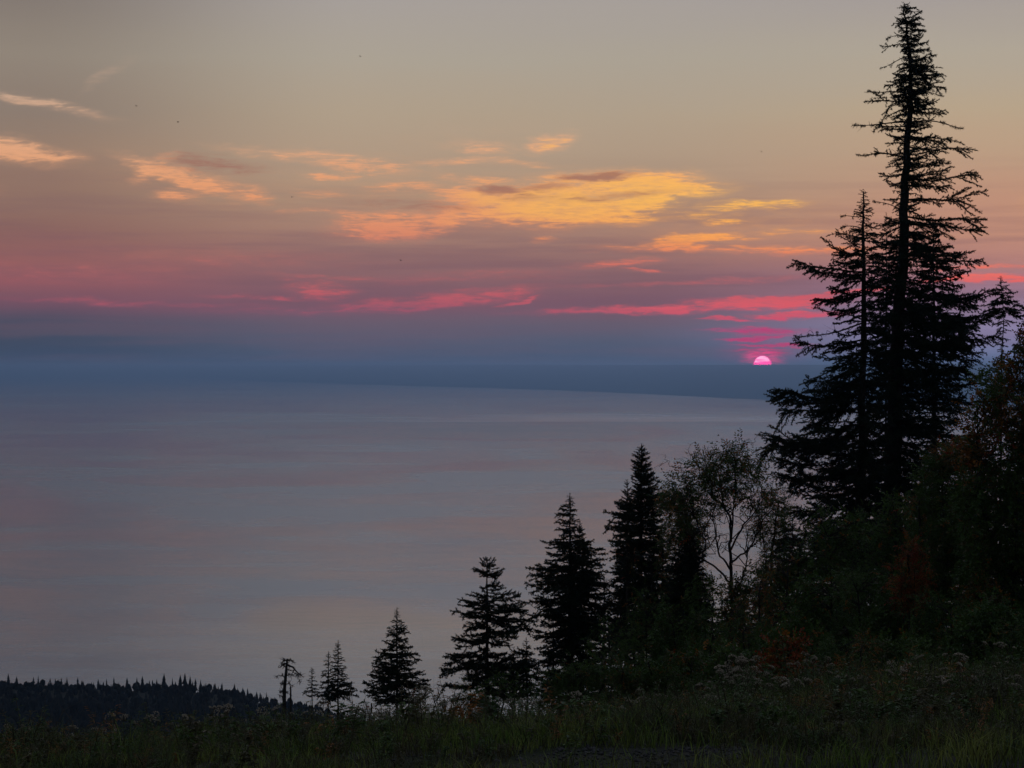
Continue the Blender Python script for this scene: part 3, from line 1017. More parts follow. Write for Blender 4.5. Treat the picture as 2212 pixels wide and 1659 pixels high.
conifer('spruce_tree', 'narrow young spruce hugging the left side of the dense pointed spruce', [C3(1168, 308), C3(1170, 1200)], 49.0,
        envs([(308, 4, 4), (350, 32, 25), (400, 40, 40), (520, 60, 60), (900, 90, 90)], K3, 921.7), 0.04, 'clump', step=10, per=6, lead=0.2)
env7 = envs([(385, 6, 6), (440, 30, 30), (480, 72, 40), (530, 88, 52), (590, 66, 60), (640, 85, 90), (670, 160, 140), (700, 120, 170), (760, 150, 220), (830, 215, 250),
             (900, 255, 270), (950, 190, 260), (1020, 240, 260), (1100, 190, 260), (1200, 195, 270), (1300, 210, 270), (1420, 220, 270), (1540, 220, 260)], K3, 921.7)
L7 = [(*C3(835, 700), *C3(672, 666), 'live'), (*C3(835, 880), *C3(592, 848), 'sparse'), (*C3(835, 930), *C3(565, 908), 'live'), (*C3(835, 1040), *C3(560, 1022), 'live'),
      (*C3(835, 830), *C3(635, 805), 'live'), (*C3(835, 690), *C3(978, 652), 'live')]
conifer('spruce_tree', 'ragged spruce with long left boughs, second of the row from the autumn leafed tree', [C3(834, 385), C3(836, 900), C3(842, 1550)], 52.0, env7, 0.085, 'live',
        step=12, per=8, fill=0.95, limbs=L7, pitch=(14, -10), lead=0.32)
conifer('spruce_tree', 'thin spruce top poking up behind the ragged spruce', [C3(893, 548), C3(893, 1300)], 53.5,
        envs([(548, 4, 4), (600, 24, 28), (700, 60, 70), (900, 90, 110), (1300, 120, 120)], K3, 921.7), 0.04, 'live', step=11, per=6, lead=0.25)
env8 = envs([(750, 12, 12), (780, 50, 52), (815, 62, 66), (845, 90, 88), (880, 40, 118), (920, 40, 140), (950, 60, 110), (1020, 165, 195), (1075, 198, 250), (1130, 150, 300),
             (1220, 212, 240), (1290, 172, 210), (1370, 285, 270), (1440, 325, 300), (1520, 290, 300), (1570, 240, 250)], K3, 921.7)
L8 = [(*C3(352, 815), *C3(312, 766), 'clump'), (*C3(352, 820), *C3(400, 764), 'clump'), (*C3(352, 850), *C3(262, 838), 'clump'), (*C3(352, 870), *C3(455, 828), 'clump'),
      (*C3(352, 1050), *C3(190, 1008), 'clump'), (*C3(352, 1110), *C3(152, 1074), 'clump'), (*C3(352, 1250), *C3(142, 1218), 'clump'), (*C3(352, 1080), *C3(640, 1085), 'clump'),
      (*C3(352, 1120), *C3(662, 1120), 'clump'), (*C3(352, 1020), *C3(552, 975), 'clump'), (*C3(352, 1200), *C3(610, 1180), 'clump')]
conifer('pine_tree', 'open pine with tufted cone-laden top, lower left of the ragged spruce', [C3(352, 762), C3(352, 1100), C3(350, 1600)], 50.0, env8, 0.07, 'clump', step=18, per=8,
        fill=0.92, limbs=L8, pitch=(14, -6), lead=0.25)
conifer('spruce_tree', 'low thin-topped spruce squeezed between the open pine and the ragged spruce', [C3(580, 1228), C3(585, 1600)], 51.0,
        envs([(1228, 3, 3), (1275, 22, 22), (1300, 90, 40), (1400, 130, 80), (1560, 160, 100)], K3, 921.7), 0.03, 'live', step=9, per=7, lead=0.35)
env9 = envs([(100, 5, 5), (150, 17, 22), (200, 46, 50), (240, 62, 60), (285, 84, 76), (330, 108, 108), (375, 136, 118), (430, 152, 145), (480, 176, 182), (545, 120, 140)], K5, 1267.3)
conifer('fir_tree', 'neat cone-shaped young fir standing clear against the lake', [C5(1900, 98), C5(1899, 400), C5(1900, 640)], 50.0, env9, 0.04, 'live', step=10.5, per=8,
        pitch=(26, 2), lead=0.38)
conifer('spruce_tree', 'slim dense young spruce, taller of the pair beside the dead snag', [C5(1618, 255), C5(1617, 600)], 51.0,
        envs([(255, 3, 3), (310, 28, 20), (360, 32, 34), (400, 38, 50), (440, 42, 44), (480, 70, 84), (545, 80, 84)], K5, 1267.3), 0.03, 'live', step=8, per=8, pitch=(30, -5), lead=0.3)
conifer('spruce_tree', 'shorter thin spruce leaning against the slim dense young spruce', [C5(1572, 308), C5(1570, 600)], 52.0,
        envs([(308, 3, 3), (350, 20, 20), (400, 34, 30), (460, 50, 46), (545, 56, 50)], K5, 1267.3), 0.025, 'live', step=9, per=6, pitch=(30, -5), lead=0.3)
conifer('spruce_tree', 'smallest lone spruce between the dead snag and the young pair', [C5(1493, 388), C5(1494, 600)], 50.0,
        envs([(388, 3, 3), (425, 13, 13), (445, 20, 22), (495, 40, 38), (530, 44, 44)], K5, 1267.3), 0.02, 'live', step=8, per=7, pitch=(30, 0), lead=0.25)
conifer('spruce_tree', 'dark young spruce standing before the bare trunk of the autumn leafed tree', [(1489, 1120), (1490, 1500)], 46.0,
        [(1120, 3, 3), (1150, 22, 18), (1200, 42, 34), (1300, 72, 50), (1450, 95, 70)], 0.05, 'clump', step=9, per=8, lead=0.2)

# ---- dark young conifers packed behind the thicket
TL, TG = 'dark young conifer half lost in the thicket below the tall spruces', 'young conifers in the thicket'
for i, (x, y, w, dd) in enumerate([(1712, 1120, 62, 50), (1775, 1085, 70, 52), (1842, 1110, 70, 50), (1905, 1090, 72, 51), (1965, 1120, 75, 49), (1340, 1290, 50, 47), (1440, 1260, 52, 47),
                                   (2030, 1180, 80, 45), (2110, 1220, 85, 43), (2190, 1240, 85, 42), (1745, 1260, 70, 44), (1820, 1290, 75, 42), (1900, 1310, 75, 40), (1985, 1330, 80, 38),
                                   (1305, 1240, 46, 53), (1352, 1190, 44, 54), (1430, 1120, 46, 52), (1694, 1060, 50, 56), (1655, 1175, 42, 53), (1600, 1255, 46, 52), (1195, 1330, 40, 53), (1110, 1400, 36, 53), (1560, 1290, 46, 47), (1525, 1240, 46, 48), (1610, 1350, 50, 46), (1665, 1360, 50, 45), (2075, 1010, 80, 53), (2150, 960, 85, 52), (2230, 900, 80, 50), (1300, 1400, 40, 46), (1370, 1390, 45, 44)]):
    conifer('spruce_tree', TL if x > 1620 else 'dark young conifer filling in the foot of the stepping conifer row', [(x, y), (x, 1540)], dd, [(y, 4, 4), (y + 70, w * 0.6, w * 0.6), (y + 200, w, w), (1520, w * 1.05, w * 1.05)], 0.05, 'clump', step=19, per=7,
            pitch=(18, -8), lead=0.2, group=TG if x > 1620 else 'young conifers at the foot of the row')

# ---- dead snag with a gnarled head
def snag():
    d = 50.0
    root = bpy.data.objects.new('dead_tree', None)
    COL.objects.link(root)
    bx = at(*C5(1360, 600), d)
    org = Vector((bx.x, d, ground_z(bx.x, d)))
    root.location = org
    tag(root, 'bare dead snag with gnarled head and one drooping limb to the right', 'tree')
    o = np.array(org)
    P = lambda x, y, dd=0.0: np.array(at(*C5(x, y), d + dd)) - o
    g = Geo()
    stem = [P(1358, 640) - np.array([0, 0, 0.5]), P(1360, 560), P(1362, 480), P(1368, 420), P(1372, 375), P(1375, 345)]
    st = polyline(stem, 16)
    g.tube(st, np.linspace(0.052, 0.022, 16), 8, 0)
    link('trunk', g.mesh('trunk', [M_deadbark], True), root)
    r = np.random.default_rng(5)
    limbs = [([P(1372, 372), P(1400, 385, .1), P(1425, 412, .1), P(1455, 432, 0)], .028), ([P(1374, 352), P(1390, 348), P(1403, 362)], .022),
             ([P(1372, 356), P(1357, 346), P(1352, 362)], .022), ([P(1371, 385), P(1352, 378), P(1335, 386)], .02), ([P(1370, 370), P(1356, 372), P(1340, 362)], .016),
             ([P(1366, 430), P(1345, 424), P(1322, 430)], .014), ([P(1366, 425), P(1388, 418), P(1400, 425)], .014), ([P(1363, 460), P(1338, 462)], .014),
             ([P(1363, 470), P(1385, 462), P(1398, 478)], .012), ([P(1425, 412, .1), P(1432, 440), P(1434, 462)], .006), ([P(1376, 395), P(1402, 402), P(1420, 422)], .012),
             ([P(1362, 492), P(1340, 505)], .012), ([P(1362, 500), P(1380, 508)], .012), ([P(1361, 530), P(1335, 520)], .012)]
    for pl, rad in limbs:
        g = Geo()
        q = polyline(pl, 7)
        q[1:] += r.normal(0, 0.008, (6, 3))
        g.tube(q, np.linspace(rad, rad * 0.3, 7), 5, 0)
        for k in range(20):
            a = q[r.integers(1, 7)]
            e = a + r.normal(0, 0.05, 3) + np.array([0, 0, -0.01])
            g.tube(np.array([a, (a + e) / 2 + r.normal(0, .008, 3), e]), [0.008, 0.006, 0.003], 3, 0)
        needles(g, [(q[i], q[i + 1]) for i in range(6)], 0.012, 0.035, 0.006, 2, r, 1, 1.0)
        link('branch', g.mesh('branch', [M_deadbark, M_lichen]), root)
    root2 = bpy.data.objects.new('tree_stump', None)
    COL.objects.link(root2)
    b2 = at(*C5(1392, 560), d)
    o2 = Vector((b2.x, d, ground_z(b2.x, d)))
    root2.location = o2
    tag(root2, 'short dead stub of a trunk just right of the dead snag', 'tree stump')
    g = Geo()
    top = np.array(at(*C5(1391, 478), d)) - np.array(o2)
    g.tube(polyline([(0, 0, -.3), (0.0, 0, top[2] * .5), top - [0, 0, .03], top], 9), np.linspace(0.032, 0.014, 9), 7, 0)
    link('trunk', g.mesh('stub', [M_deadbark], True), root2)


snag()

# ------------------------------------------------------------------ broadleaf trees and shrubs
def C4(x, y):
    return 1459.3 + x * 0.4443, 921.7 + y * 0.4443


def spray_proto(r, n=9, L=0.17, ll=0.055, lw=0.020, compound=True):
    """one leafy twig tip along +X: n leaves, each a folded diamond"""
    g = Geo()
    for i in range(n):
        s = (i + 0.5) / n
        side = 1 if i % 2 else -1
        p = np.array([s * L, 0, -0.25 * L * s * s])
        if i == n - 1:
            side, a = 0, 0.0
        else:
            a = R(r.uniform(40, 75)) * side
        dr = R(r.uniform(-55, 10))
        d = np.array([math.cos(a) * math.cos(dr), math.sin(a) * math.cos(dr), math.sin(dr)])
        w = np.cross(d, r.normal(size=3) * 0.5 + np.array([0, 0, 1.0]))
        w /= np.linalg.norm(w)
        up = np.cross(w, d)
        l_ = ll * r.uniform(0.7, 1.2)
        V = [p, p + d * l_ * 0.5 + w * lw * 0.5 + up * lw * 0.18, p + d * l_, p + d * l_ * 0.5 - w * lw * 0.5 + up * lw * 0.18]
        g.add(V, [[0, 1, 2], [0, 2, 3]], None, 0)
    return np.concatenate(g.V), np.concatenate(g.F3)


_r = np.random.default_rng(3)
SPRAYS = {'rowan': [spray_proto(_r, 11, 0.18, 0.052, 0.020) for _ in range(4)],
          'round': [spray_proto(_r, 7, 0.15, 0.055, 0.036) for _ in range(4)],
          'fine': [spray_proto(_r, 9, 0.12, 0.034, 0.018) for _ in range(4)]}


def place_sprays(g, kind, C, D, S, mats):
    """C centres, D directions, S scales, mats material index per spray"""
    r = _r
    which = r.integers(0, 4, len(C))
    D = D / (np.linalg.norm(D, axis=1)[:, None] + 1e-9)
    up = np.array([0, 0, 1.0]) + r.normal(0, 0.35, D.shape)
    Y = np.cross(up, D)
    Y /= np.linalg.norm(Y, axis=1)[:, None] + 1e-9
    Z = np.cross(D, Y)
    for k in range(4):
        m = which == k
        if not m.any():
            continue
        V, F = SPRAYS[kind][k]
        P = C[m][:, None] + S[m][:, None, None] * (V[None, :, 0:1] * D[m][:, None] + V[None, :, 1:2] * Y[m][:, None] + V[None, :, 2:3] * Z[m][:, None])
        n = m.sum()
        FF = (F[None] + (np.arange(n) * len(V))[:, None, None]).reshape(-1, 3)
        g.add(P.reshape(-1, 3), FF, None, np.repeat(mats[m], len(F)))


def branchy(g, a, b, r0, r, depth=2, wob=0.10):
    """a crooked limb from a to b with side twigs; returns its points"""
    a, b = np.asarray(a, float), np.asarray(b, float)
    L = np.linalg.norm(b - a)
    n = 6
    t = np.linspace(0, 1, n)
    q = a + (b - a) * t[:, None]
    q[1:-1] += r.normal(0, wob * L * 0.5, (n - 2, 3))
    q[:, 2] += 0.10 * L * np.sin(t * math.pi)
    g.tube(q, np.linspace(r0, r0 * 0.4, n), 5 if r0 > 0.01 else 3, 0)
    if depth:
        for k in range(3):
            i = r.integers(2, n)
            e = q[i] + ((b - a) / L * 0.5 + r.normal(0, 0.5, 3)) * L * r.uniform(0.25, 0.5)
            branchy(g, q[i], e, r0 * 0.5, r, depth - 1, wob)
    return q


PAL = {  # chances of green, olive, orange, red leaves
    'green': (0.86, 0.12, 0.02, 0.0), 'olive': (0.48, 0.43, 0.08, 0.01), 'autumn': (0.18, 0.45, 0.30, 0.07), 'red': (0.12, 0.16, 0.20, 0.52),
    'mixed': (0.62, 0.22, 0.13, 0.03)}


def leafy(name, label, cat, d, stems, clusters, kind='rowan', pal='mixed', per=14, rad=20.0, trunk_r=0.05, group=None, twig=1, extra=0, ls=1.0):
    """stems: polylines in the drawing grid (root first); clusters: (x, y, r, depth offset[, palette])"""
    r = np.random.default_rng(int(abs(clusters[0][0]) * 3 + clusters[0][1]))
    px = pxm(d)
    root = bpy.data.objects.new(name, None)
    COL.objects.link(root)
    bx = at(stems[0][0][0], stems[0][0][1], d)
    org = Vector((bx.x, d, ground_z(bx.x, d)))
    root.location = org
    tag(root, label, cat, group)
    o = np.array(org)
    g = Geo()
    nodes = []
    for si, st in enumerate(stems):
        pl = [np.array(at(x, y, d + (0.25 * math.sin(i * 2.1 + si)))) - o for i, (x, y) in enumerate(st)]
        if si == 0:
            pl[0] = np.array([0, 0, -0.2])
        q = polyline(pl, max(6, 4 * len(pl)))
        q[1:] += r.normal(0, 0.012, (len(q) - 1, 3))
        r0 = trunk_r * (1.0 if si == 0 else 0.6)
        g.tube(q, np.linspace(r0, r0 * 0.35, len(q)), 7, 0)
        nodes.append(q)
    N = np.concatenate(nodes)
    for k in range(extra):      # crooked bare side limbs
        q = nodes[r.integers(0, len(nodes))]
        i = r.integers(len(q) // 3, len(q) - 1)
        e = q[i] + np.array([r.normal(0, 0.42), r.normal(0, 0.35), r.uniform(0.1, 0.75)])
        branchy(g, q[i], e, 0.012, r, 2, 0.22)
    C, D, S, M = [], [], [], []
    for c in clusters:
        p = np.array(at(c[0], c[1], d + c[3])) - o
        rr = c[2] * px
        below = N[N[:, 2] < p[2] + 0.1]
        if not len(below):
            below = N
        q0 = below[np.argmin(np.linalg.norm(below - p, axis=1))]
        if twig:
            branchy(g, q0, p, 0.006 + 0.012 * min(1, np.linalg.norm(p - q0)), r, twig)
        n = max(3, int(per * r.uniform(0.7, 1.3)))
        off = r.normal(0, 0.5, (n, 3)) * rr
        C.append(p + off)
        dd = off / (rr + 1e-6) + r.normal(0, 0.5, (n, 3)) + np.array([0, 0, 0.15])
        D.append(dd)
        S.append(r.uniform(0.7, 1.25, n) * ls)
        pr = np.array(PAL[c[4] if len(c) > 4 else pal])
        M.append(r.choice(4, n, p=pr / pr.sum()))
    link('trunk', g.mesh('stems', [M_bark], True), root)
    g2 = Geo()
    place_sprays(g2, kind, np.concatenate(C), np.concatenate(D), np.concatenate(S), np.concatenate(M))
    link('crown', g2.mesh('leaves', LEAFM), root)
    return root


# autumn tree with bare lower limbs
S4 = lambda pts: [C4(*p) for p in pts]
cl4 = [(285, 132, 24), (238, 128, 20), (330, 155, 24), (390, 172, 26), (138, 168, 22), (108, 215, 26), (180, 195, 24), (60, 285, 26), (18, 300, 28),
       (15, 350, 30), (62, 395, 30), (110, 275, 24), (168, 262, 24), (252, 222, 26), (302, 235, 22), (232, 292, 24), (345, 228, 20), (388, 250, 20),
       (432, 312, 24), (440, 352, 20), (172, 330, 20), (70, 465, 24), (300, 300, 20), (-25, 330, 22), (-20, 400, 26), (270, 170, 22), (205, 240, 22),
       (150, 225, 22), (355, 190, 20), (260, 270, 22), (30, 430, 26), (470, 400, 22), (400, 430, 16), (90, 520, 20), (330, 340, 14), (200, 380, 14)]
r4 = np.random.default_rng(44)
leafy('rowan_tree', 'small autumn-leafed tree, bare lower limbs showing the lake, left of the tallest spruce', 'tree', 45.0,
      [S4([(272, 900), (270, 700), (268, 600), (270, 500), (262, 430), (240, 400), (222, 330), (215, 240)]), S4([(270, 560), (275, 430), (292, 330), (285, 170)]),
       S4([(270, 760), (200, 690), (130, 640), (150, 560), (118, 500), (90, 430), (60, 340)]), S4([(268, 600), (330, 480), (382, 420), (425, 350)]),
       S4([(240, 400), (178, 330), (150, 220)]), S4([(270, 660), (350, 600), (400, 520), (440, 430)]), S4([(272, 820), (330, 740), (350, 640), (345, 520)]), S4([(270, 700), (205, 610), (195, 500), (170, 400)])],
      [(*C4(x, y), rr * 1.0, r4.uniform(-0.5, 0.5)) for x, y, rr in cl4], 'rowan', 'olive', per=33, trunk_r=0.04, twig=2, extra=60, ls=1.35)


def in_poly(x, y, poly):
    c = False
    n = len(poly)
    for i in range(n):
        x1, y1 = poly[i]
        x2, y2 = poly[(i + 1) % n]
        if (y1 > y) != (y2 > y) and x < (x2 - x1) * (y - y1) / (y2 - y1) + x1:
            c = not c
    return c


def poly_clusters(poly, n, rad, seed, depth=0.8, orange=0.25):
    r = np.random.default_rng(seed)
    xs_ = [p[0] for p in poly]
    ys_ = [p[1] for p in poly]
    out = []
    while len(out) < n:
        x, y = r.uniform(min(xs_), max(xs_)), r.uniform(min(ys_), max(ys_))
        if in_poly(x, y, poly):
            k = mnoise.noise((x * 0.011, y * 0.011, seed * 1.7))
            pal_ = 'autumn' if k > 0.45 - orange else 'green'
            out.append((x, y, rad, r.uniform(-depth, depth), pal_))
    return out


leafy('maple_tree', 'big green and orange leafed tree filling the right edge', 'tree', 36.0,
      [[(2190, 1560), (2185, 1300), (2195, 1050), (2225, 850)], [(2190, 1350), (2130, 1150), (2110, 950)], [(2195, 1250), (2260, 1050), (2290, 850)]],
      poly_clusters([(2080, 1330), (2066, 1080), (2090, 940), (2100, 850), (2140, 812), (2176, 772), (2205, 742), (2260, 700), (2360, 780), (2420, 1100), (2400, 1420)],
                    330, 23, 5, 1.0, 0.22), 'round', 'mixed', per=42, trunk_r=0.10)
leafy('maple_tree', 'smaller leafy tree with orange tints at the foot of the tallest spruce', 'tree', 39.0,
      [[(2040, 1560), (2035, 1350), (2045, 1180), (2035, 1040)], [(2036, 1350), (1990, 1200), (1985, 1080)], [(2036, 1300), (2085, 1150)]],
      poly_clusters([(1968, 1330), (1962, 1100), (1985, 1040), (2010, 990), (2040, 965), (2075, 958), (2110, 1010), (2120, 1330)], 150, 20, 9, 0.8, 0.2),
      'rowan', 'mixed', per=34, trunk_r=0.06)


def bush(cx, top, hw, d, pal, label, group=None, kind='round', per=24, n=None, bottom=None, name='shrub', ls=1.0, orange=0.0, seed=None, twig=1):
    r = np.random.default_rng(int(cx + top * 3))
    gx_ = (cx - HX) / FPX * d
    gy_ = HY - ground_z(gx_, d) / d * FPX
    bottom = bottom or gy_ - 4
    h = bottom - top
    n = n or max(30, int(hw * h / 190))
    cl = []
    for k in range(n):
        u = r.random() ** 0.75
        y = top + h * u
        prof = math.sin(math.pi * min(1.0, 0.18 + u * 0.62)) ** 0.8
        x = cx + hw * prof * r.uniform(-1, 1) + 8 * math.sin(y * 0.05 + cx)
        cl.append((x, y, 15 + 0.06 * hw, r.uniform(-1, 1) * hw * pxm(d) * 0.7 * prof))
    stems = [[(cx, gy_ + 4), (cx + r.uniform(-10, 10), top + h * 0.6), (cx + r.uniform(-20, 20), top + h * 0.15)],
             [(cx, gy_), (cx - hw * 0.5, top + h * 0.45)], [(cx, gy_), (cx + hw * 0.5, top + h * 0.4)]]
    return leafy(name, label, 'shrub' if name == 'shrub' else 'tree', d, stems, cl, kind, pal, per=per, ls=ls, trunk_r=0.02 + 0.008 * h * pxm(d), group=group, twig=twig)


DARKL = 'dark leafy shrub merging into the unlit thicket under the tall spruces'
DARKG = 'dark shrubs of the thicket'
for cx, top, hw, d, kd in [(1330, 1345, 60, 43, 'fine'), (1400, 1290, 60, 44, 'fine'), (1470, 1310, 60, 43, 'round'), (1545, 1365, 55, 42, 'fine'), (1720, 1120, 75, 46, 'fine'),
                           (1800, 1095, 80, 47, 'round'), (1880, 1085, 75, 48, 'fine'), (1945, 1075, 70, 46, 'round'), (1780, 1240, 80, 40, 'round'), (1870, 1230, 80, 39, 'fine'),
                           (1960, 1220, 80, 38, 'round'), (2050, 1290, 90, 34, 'fine'), (2150, 1300, 95, 33, 'round'), (2230, 1330, 90, 31, 'fine'), (1720, 1330, 70, 37, 'round'),
                           (1830, 1370, 80, 33, 'fine'), (1930, 1390, 80, 32, 'round'), (2010, 1420, 80, 30, 'fine'), (2110, 1440, 90, 28, 'round'), (2200, 1460, 90, 27, 'fine'),
                           (1250, 1440, 45, 40, 'fine')]:
    if cx > 1600:
        bush(cx, top, hw, d, 'green', DARKL, DARKG, kd)
    else:
        bush(cx, top, hw, d, 'green', 'dark leafy shrub packed between the conifer row and the autumn leafed tree', 'dark shrubs behind the row', kd)
bush(1400, 1150, 55, 47, 'autumn', 'slender shrub of dull brown leaves growing up through the dense pointed spruce', kind='fine', per=8, n=30, twig=2)
bush(1645, 1235, 62, 41, 'autumn', 'thin yellow-brown bush letting the lake glint through, under the autumn leafed tree', kind='fine', per=14, n=70, twig=2)
bush(1478, 1055, 40, 47, 'olive', 'narrow brown-leafed sapling wedged between the dense pointed spruce and the autumn leafed tree', kind='rowan', per=26, n=90, bottom=1330)
bush(1668, 1045, 34, 46, 'olive', 'olive sapling bridging the autumn leafed tree and the tall spruces', kind='rowan', per=18, n=60, bottom=1330)
bush(1610, 1215, 56, 44, 'olive', 'dense olive bush filling the gap right of the bare trunk', kind='round', per=24, n=80, ls=1.2)
bush(1530, 1250, 50, 45, 'green', 'green sapling low against the bare trunk of the autumn leafed tree', kind='round', per=22, n=60)
for cx, top, hw in ((1010, 1478, 44), (1085, 1462, 50), (1165, 1450, 50), (1240, 1430, 48), (1300, 1400, 46), (1540, 1330, 60), (1620, 1335, 60)):
    bush(cx, top, hw, 40, 'green', 'dark low bush at the feet of the stepping conifer row', 'low bushes under the conifer row', kind='fine', per=26, n=40)
bush(1590, 1295, 50, 43, 'olive', 'ragged olive bush under the bare limbs of the autumn leafed tree', kind='rowan', per=16, n=50)
bush(1690, 1190, 40, 42, 'autumn', 'thin brown-leafed sapling at the left fringe of the thicket', kind='fine', per=12, n=46, twig=2)
bush(1585, 1400, 55, 33, 'green', 'bright green bush directly behind the pale dry flower clump', kind='round')
bush(1500, 1408, 50, 34, 'mixed', 'low green bush left of the bright green bush', kind='round')
bush(1690, 1390, 48, 30, 'red', 'rusty red shrub at the meadow edge right of the pale flower clump', kind='round')
bush(1745, 1440, 42, 29, 'red', 'lower red-brown shrub beside the rusty red shrub', kind='fine')
bush(1962, 1180, 30, 36, 'red', 'small patch of dark red leaves high in the thicket below the tallest spruce', kind='rowan', n=22, bottom=1300)
bush(1855, 1385, 34, 31, 'autumn', 'small orange-leafed shrub in the middle of the dark thicket', kind='fine', n=24)
bush(1335, 1425, 34, 33, 'olive', 'olive weed-like bush at the foot of the ragged spruce', kind='fine')
bush(1420, 1405, 40, 33, 'green', 'fern-like green bush at the foot of the dense pointed spruce', kind='rowan')

# ------------------------------------------------------------------ wooded headland, lower left
def tiny_spruce(g, p, h, r, m=0, wid=0.30):
    tiers = 5
    for k in range(tiers):
        zb = h * (0.10 + 0.80 * k / tiers)
        zt = min(h, zb + h * 0.36)
        rr = h * wid * 0.5 * (1 - k / tiers) ** 0.9 * r.uniform(0.8, 1.2)
        th = np.arange(6) * math.pi / 3 + r.uniform(0, 1)
        ring = np.stack([np.cos(th) * rr * r.uniform(0.7, 1.2, 6), np.sin(th) * rr * r.uniform(0.7, 1.2, 6), np.full(6, zb) - rr * 0.2], 1)
        V = np.concatenate([ring, [[0, 0, zt]]]) + p
        g.add(V, [[i, (i + 1) % 6, 6] for i in range(6)], None, m)


M_farneedle = noisy('far_spruce_needles', (0.003, 0.004, 0.003), (0.007, 0.009, 0.005), 0.15)
rh = np.random.default_rng(21)
TS = []
for k in range(6):
    g = Geo()
    g.tube(np.array([[0, 0, -0.5], [0, 0, 2.0], [0, 0, 9.4]]), [0.16, 0.12, 0.02], 4, 0)
    tiny_spruce(g, np.zeros(3), 9.5, rh, 1, (0.30, 0.36, 0.26, 0.42, 0.34, 0.30)[k])
    TS.append(g.mesh('far_spruce', [M_bark, M_farneedle]))
spires = [(40, 405), (80, 408), (183, 410), (265, 415), (293, 418), (320, 422), (372, 411), (470, 426), (545, 422), (608, 415), (655, 420), (681, 400), (750, 424), (785, 402),
          (825, 412), (863, 405), (885, 405), (910, 405), (935, 425), (985, 436), (1063, 440), (1122, 453), (1137, 462), (1162, 464), (1185, 476), (1245, 485), (1275, 489), (140, 417),
          (160, 414), (205, 420), (240, 414), (440, 432), (510, 430), (1035, 444), (960, 432), (1210, 482), (715, 430), (580, 430)]
for i, (sx, sy) in enumerate(spires):
    gx_, gy_ = C5(sx, sy)
    dd = 900.0
    top = at(gx_, gy_ + 3 + (i * 37 % 8), dd)
    if i >= 27 and i % 2:
        continue
    gz = ground_z(top.x, dd)
    h = max(4.0, top.z - gz)
    t_ = link('spruce_tree', TS[i % 6], None, (top.x, dd, gz))
    wv = min(1.0, 0.62 + 0.02 * h)
    t_.scale = (h / 9.5 * wv * 1.7, h / 9.5 * wv * 1.7, h / 9.5)
    t_.rotation_euler = (0, 0, i * 1.3)
    tag(t_, 'tiny spruce silhouette standing above the crest of the far wooded hill', 'tree', 'spruces on the crest of the wooded hill')
g = Geo()
for k in range(9000):
    y = 330 + 620 * rh.random() ** 0.75
    u = rh.uniform(-60, 800)
    x = (u - HX) / FPX * y
    z = ground_z(x, y)
    h = rh.uniform(2.4, 5.2) if y > 840 else rh.uniform(5, 11)
    if rh.random() < (0.5 if y > 840 else 0.8):
        tiny_spruce(g, np.array([x, y, z - 0.5]), h, rh, 0, rh.uniform(0.36, 0.62))
    else:
        # rounded hardwood crown
        th = np.arange(7) * 2 * math.pi / 7
        w_ = h * rh.uniform(0.20, 0.30)
        h *= 0.75
        rings = []
        for f, q in ((0.1, 0.5), (0.45, 1.0), (0.8, 0.75)):
            rings.append(np.stack([np.cos(th) * w_ * q * rh.uniform(0.8, 1.15, 7), np.sin(th) * w_ * q * rh.uniform(0.8, 1.15, 7), np.full(7, h * f) + rh.normal(0, h * 0.03, 7)], 1))
        V = np.concatenate(rings + [np.array([[0, 0, h]])]) + np.array([x, y, z])
        F4 = [[a * 7 + i, a * 7 + (i + 1) % 7, (a + 1) * 7 + (i + 1) % 7, (a + 1) * 7 + i] for a in (0, 1) for i in range(7)]
        F3 = [[14 + i, 14 + (i + 1) % 7, 21] for i in range(7)]
        g.add(V, F3, F4, 1)
tag(link('forest', g.mesh('forest', [M_farneedle, M_farneedle])), 'dark closed forest covering the far hill', 'forest', kind='stuff')

# ------------------------------------------------------------------ meadow
rg = np.random.default_rng(77)
GRX, GRY, GRW, GRD = 0.72, 13.4, 0.85, 0.8   # bare gravelly patch at the near edge


def bare(x, y):
    k = ((x - GRX) / GRW) ** 2 + ((y - GRY) / GRD) ** 2 + 0.5 * mnoise.noise((x * 1.6, y * 1.6, 3.0))
    return k < 1.0


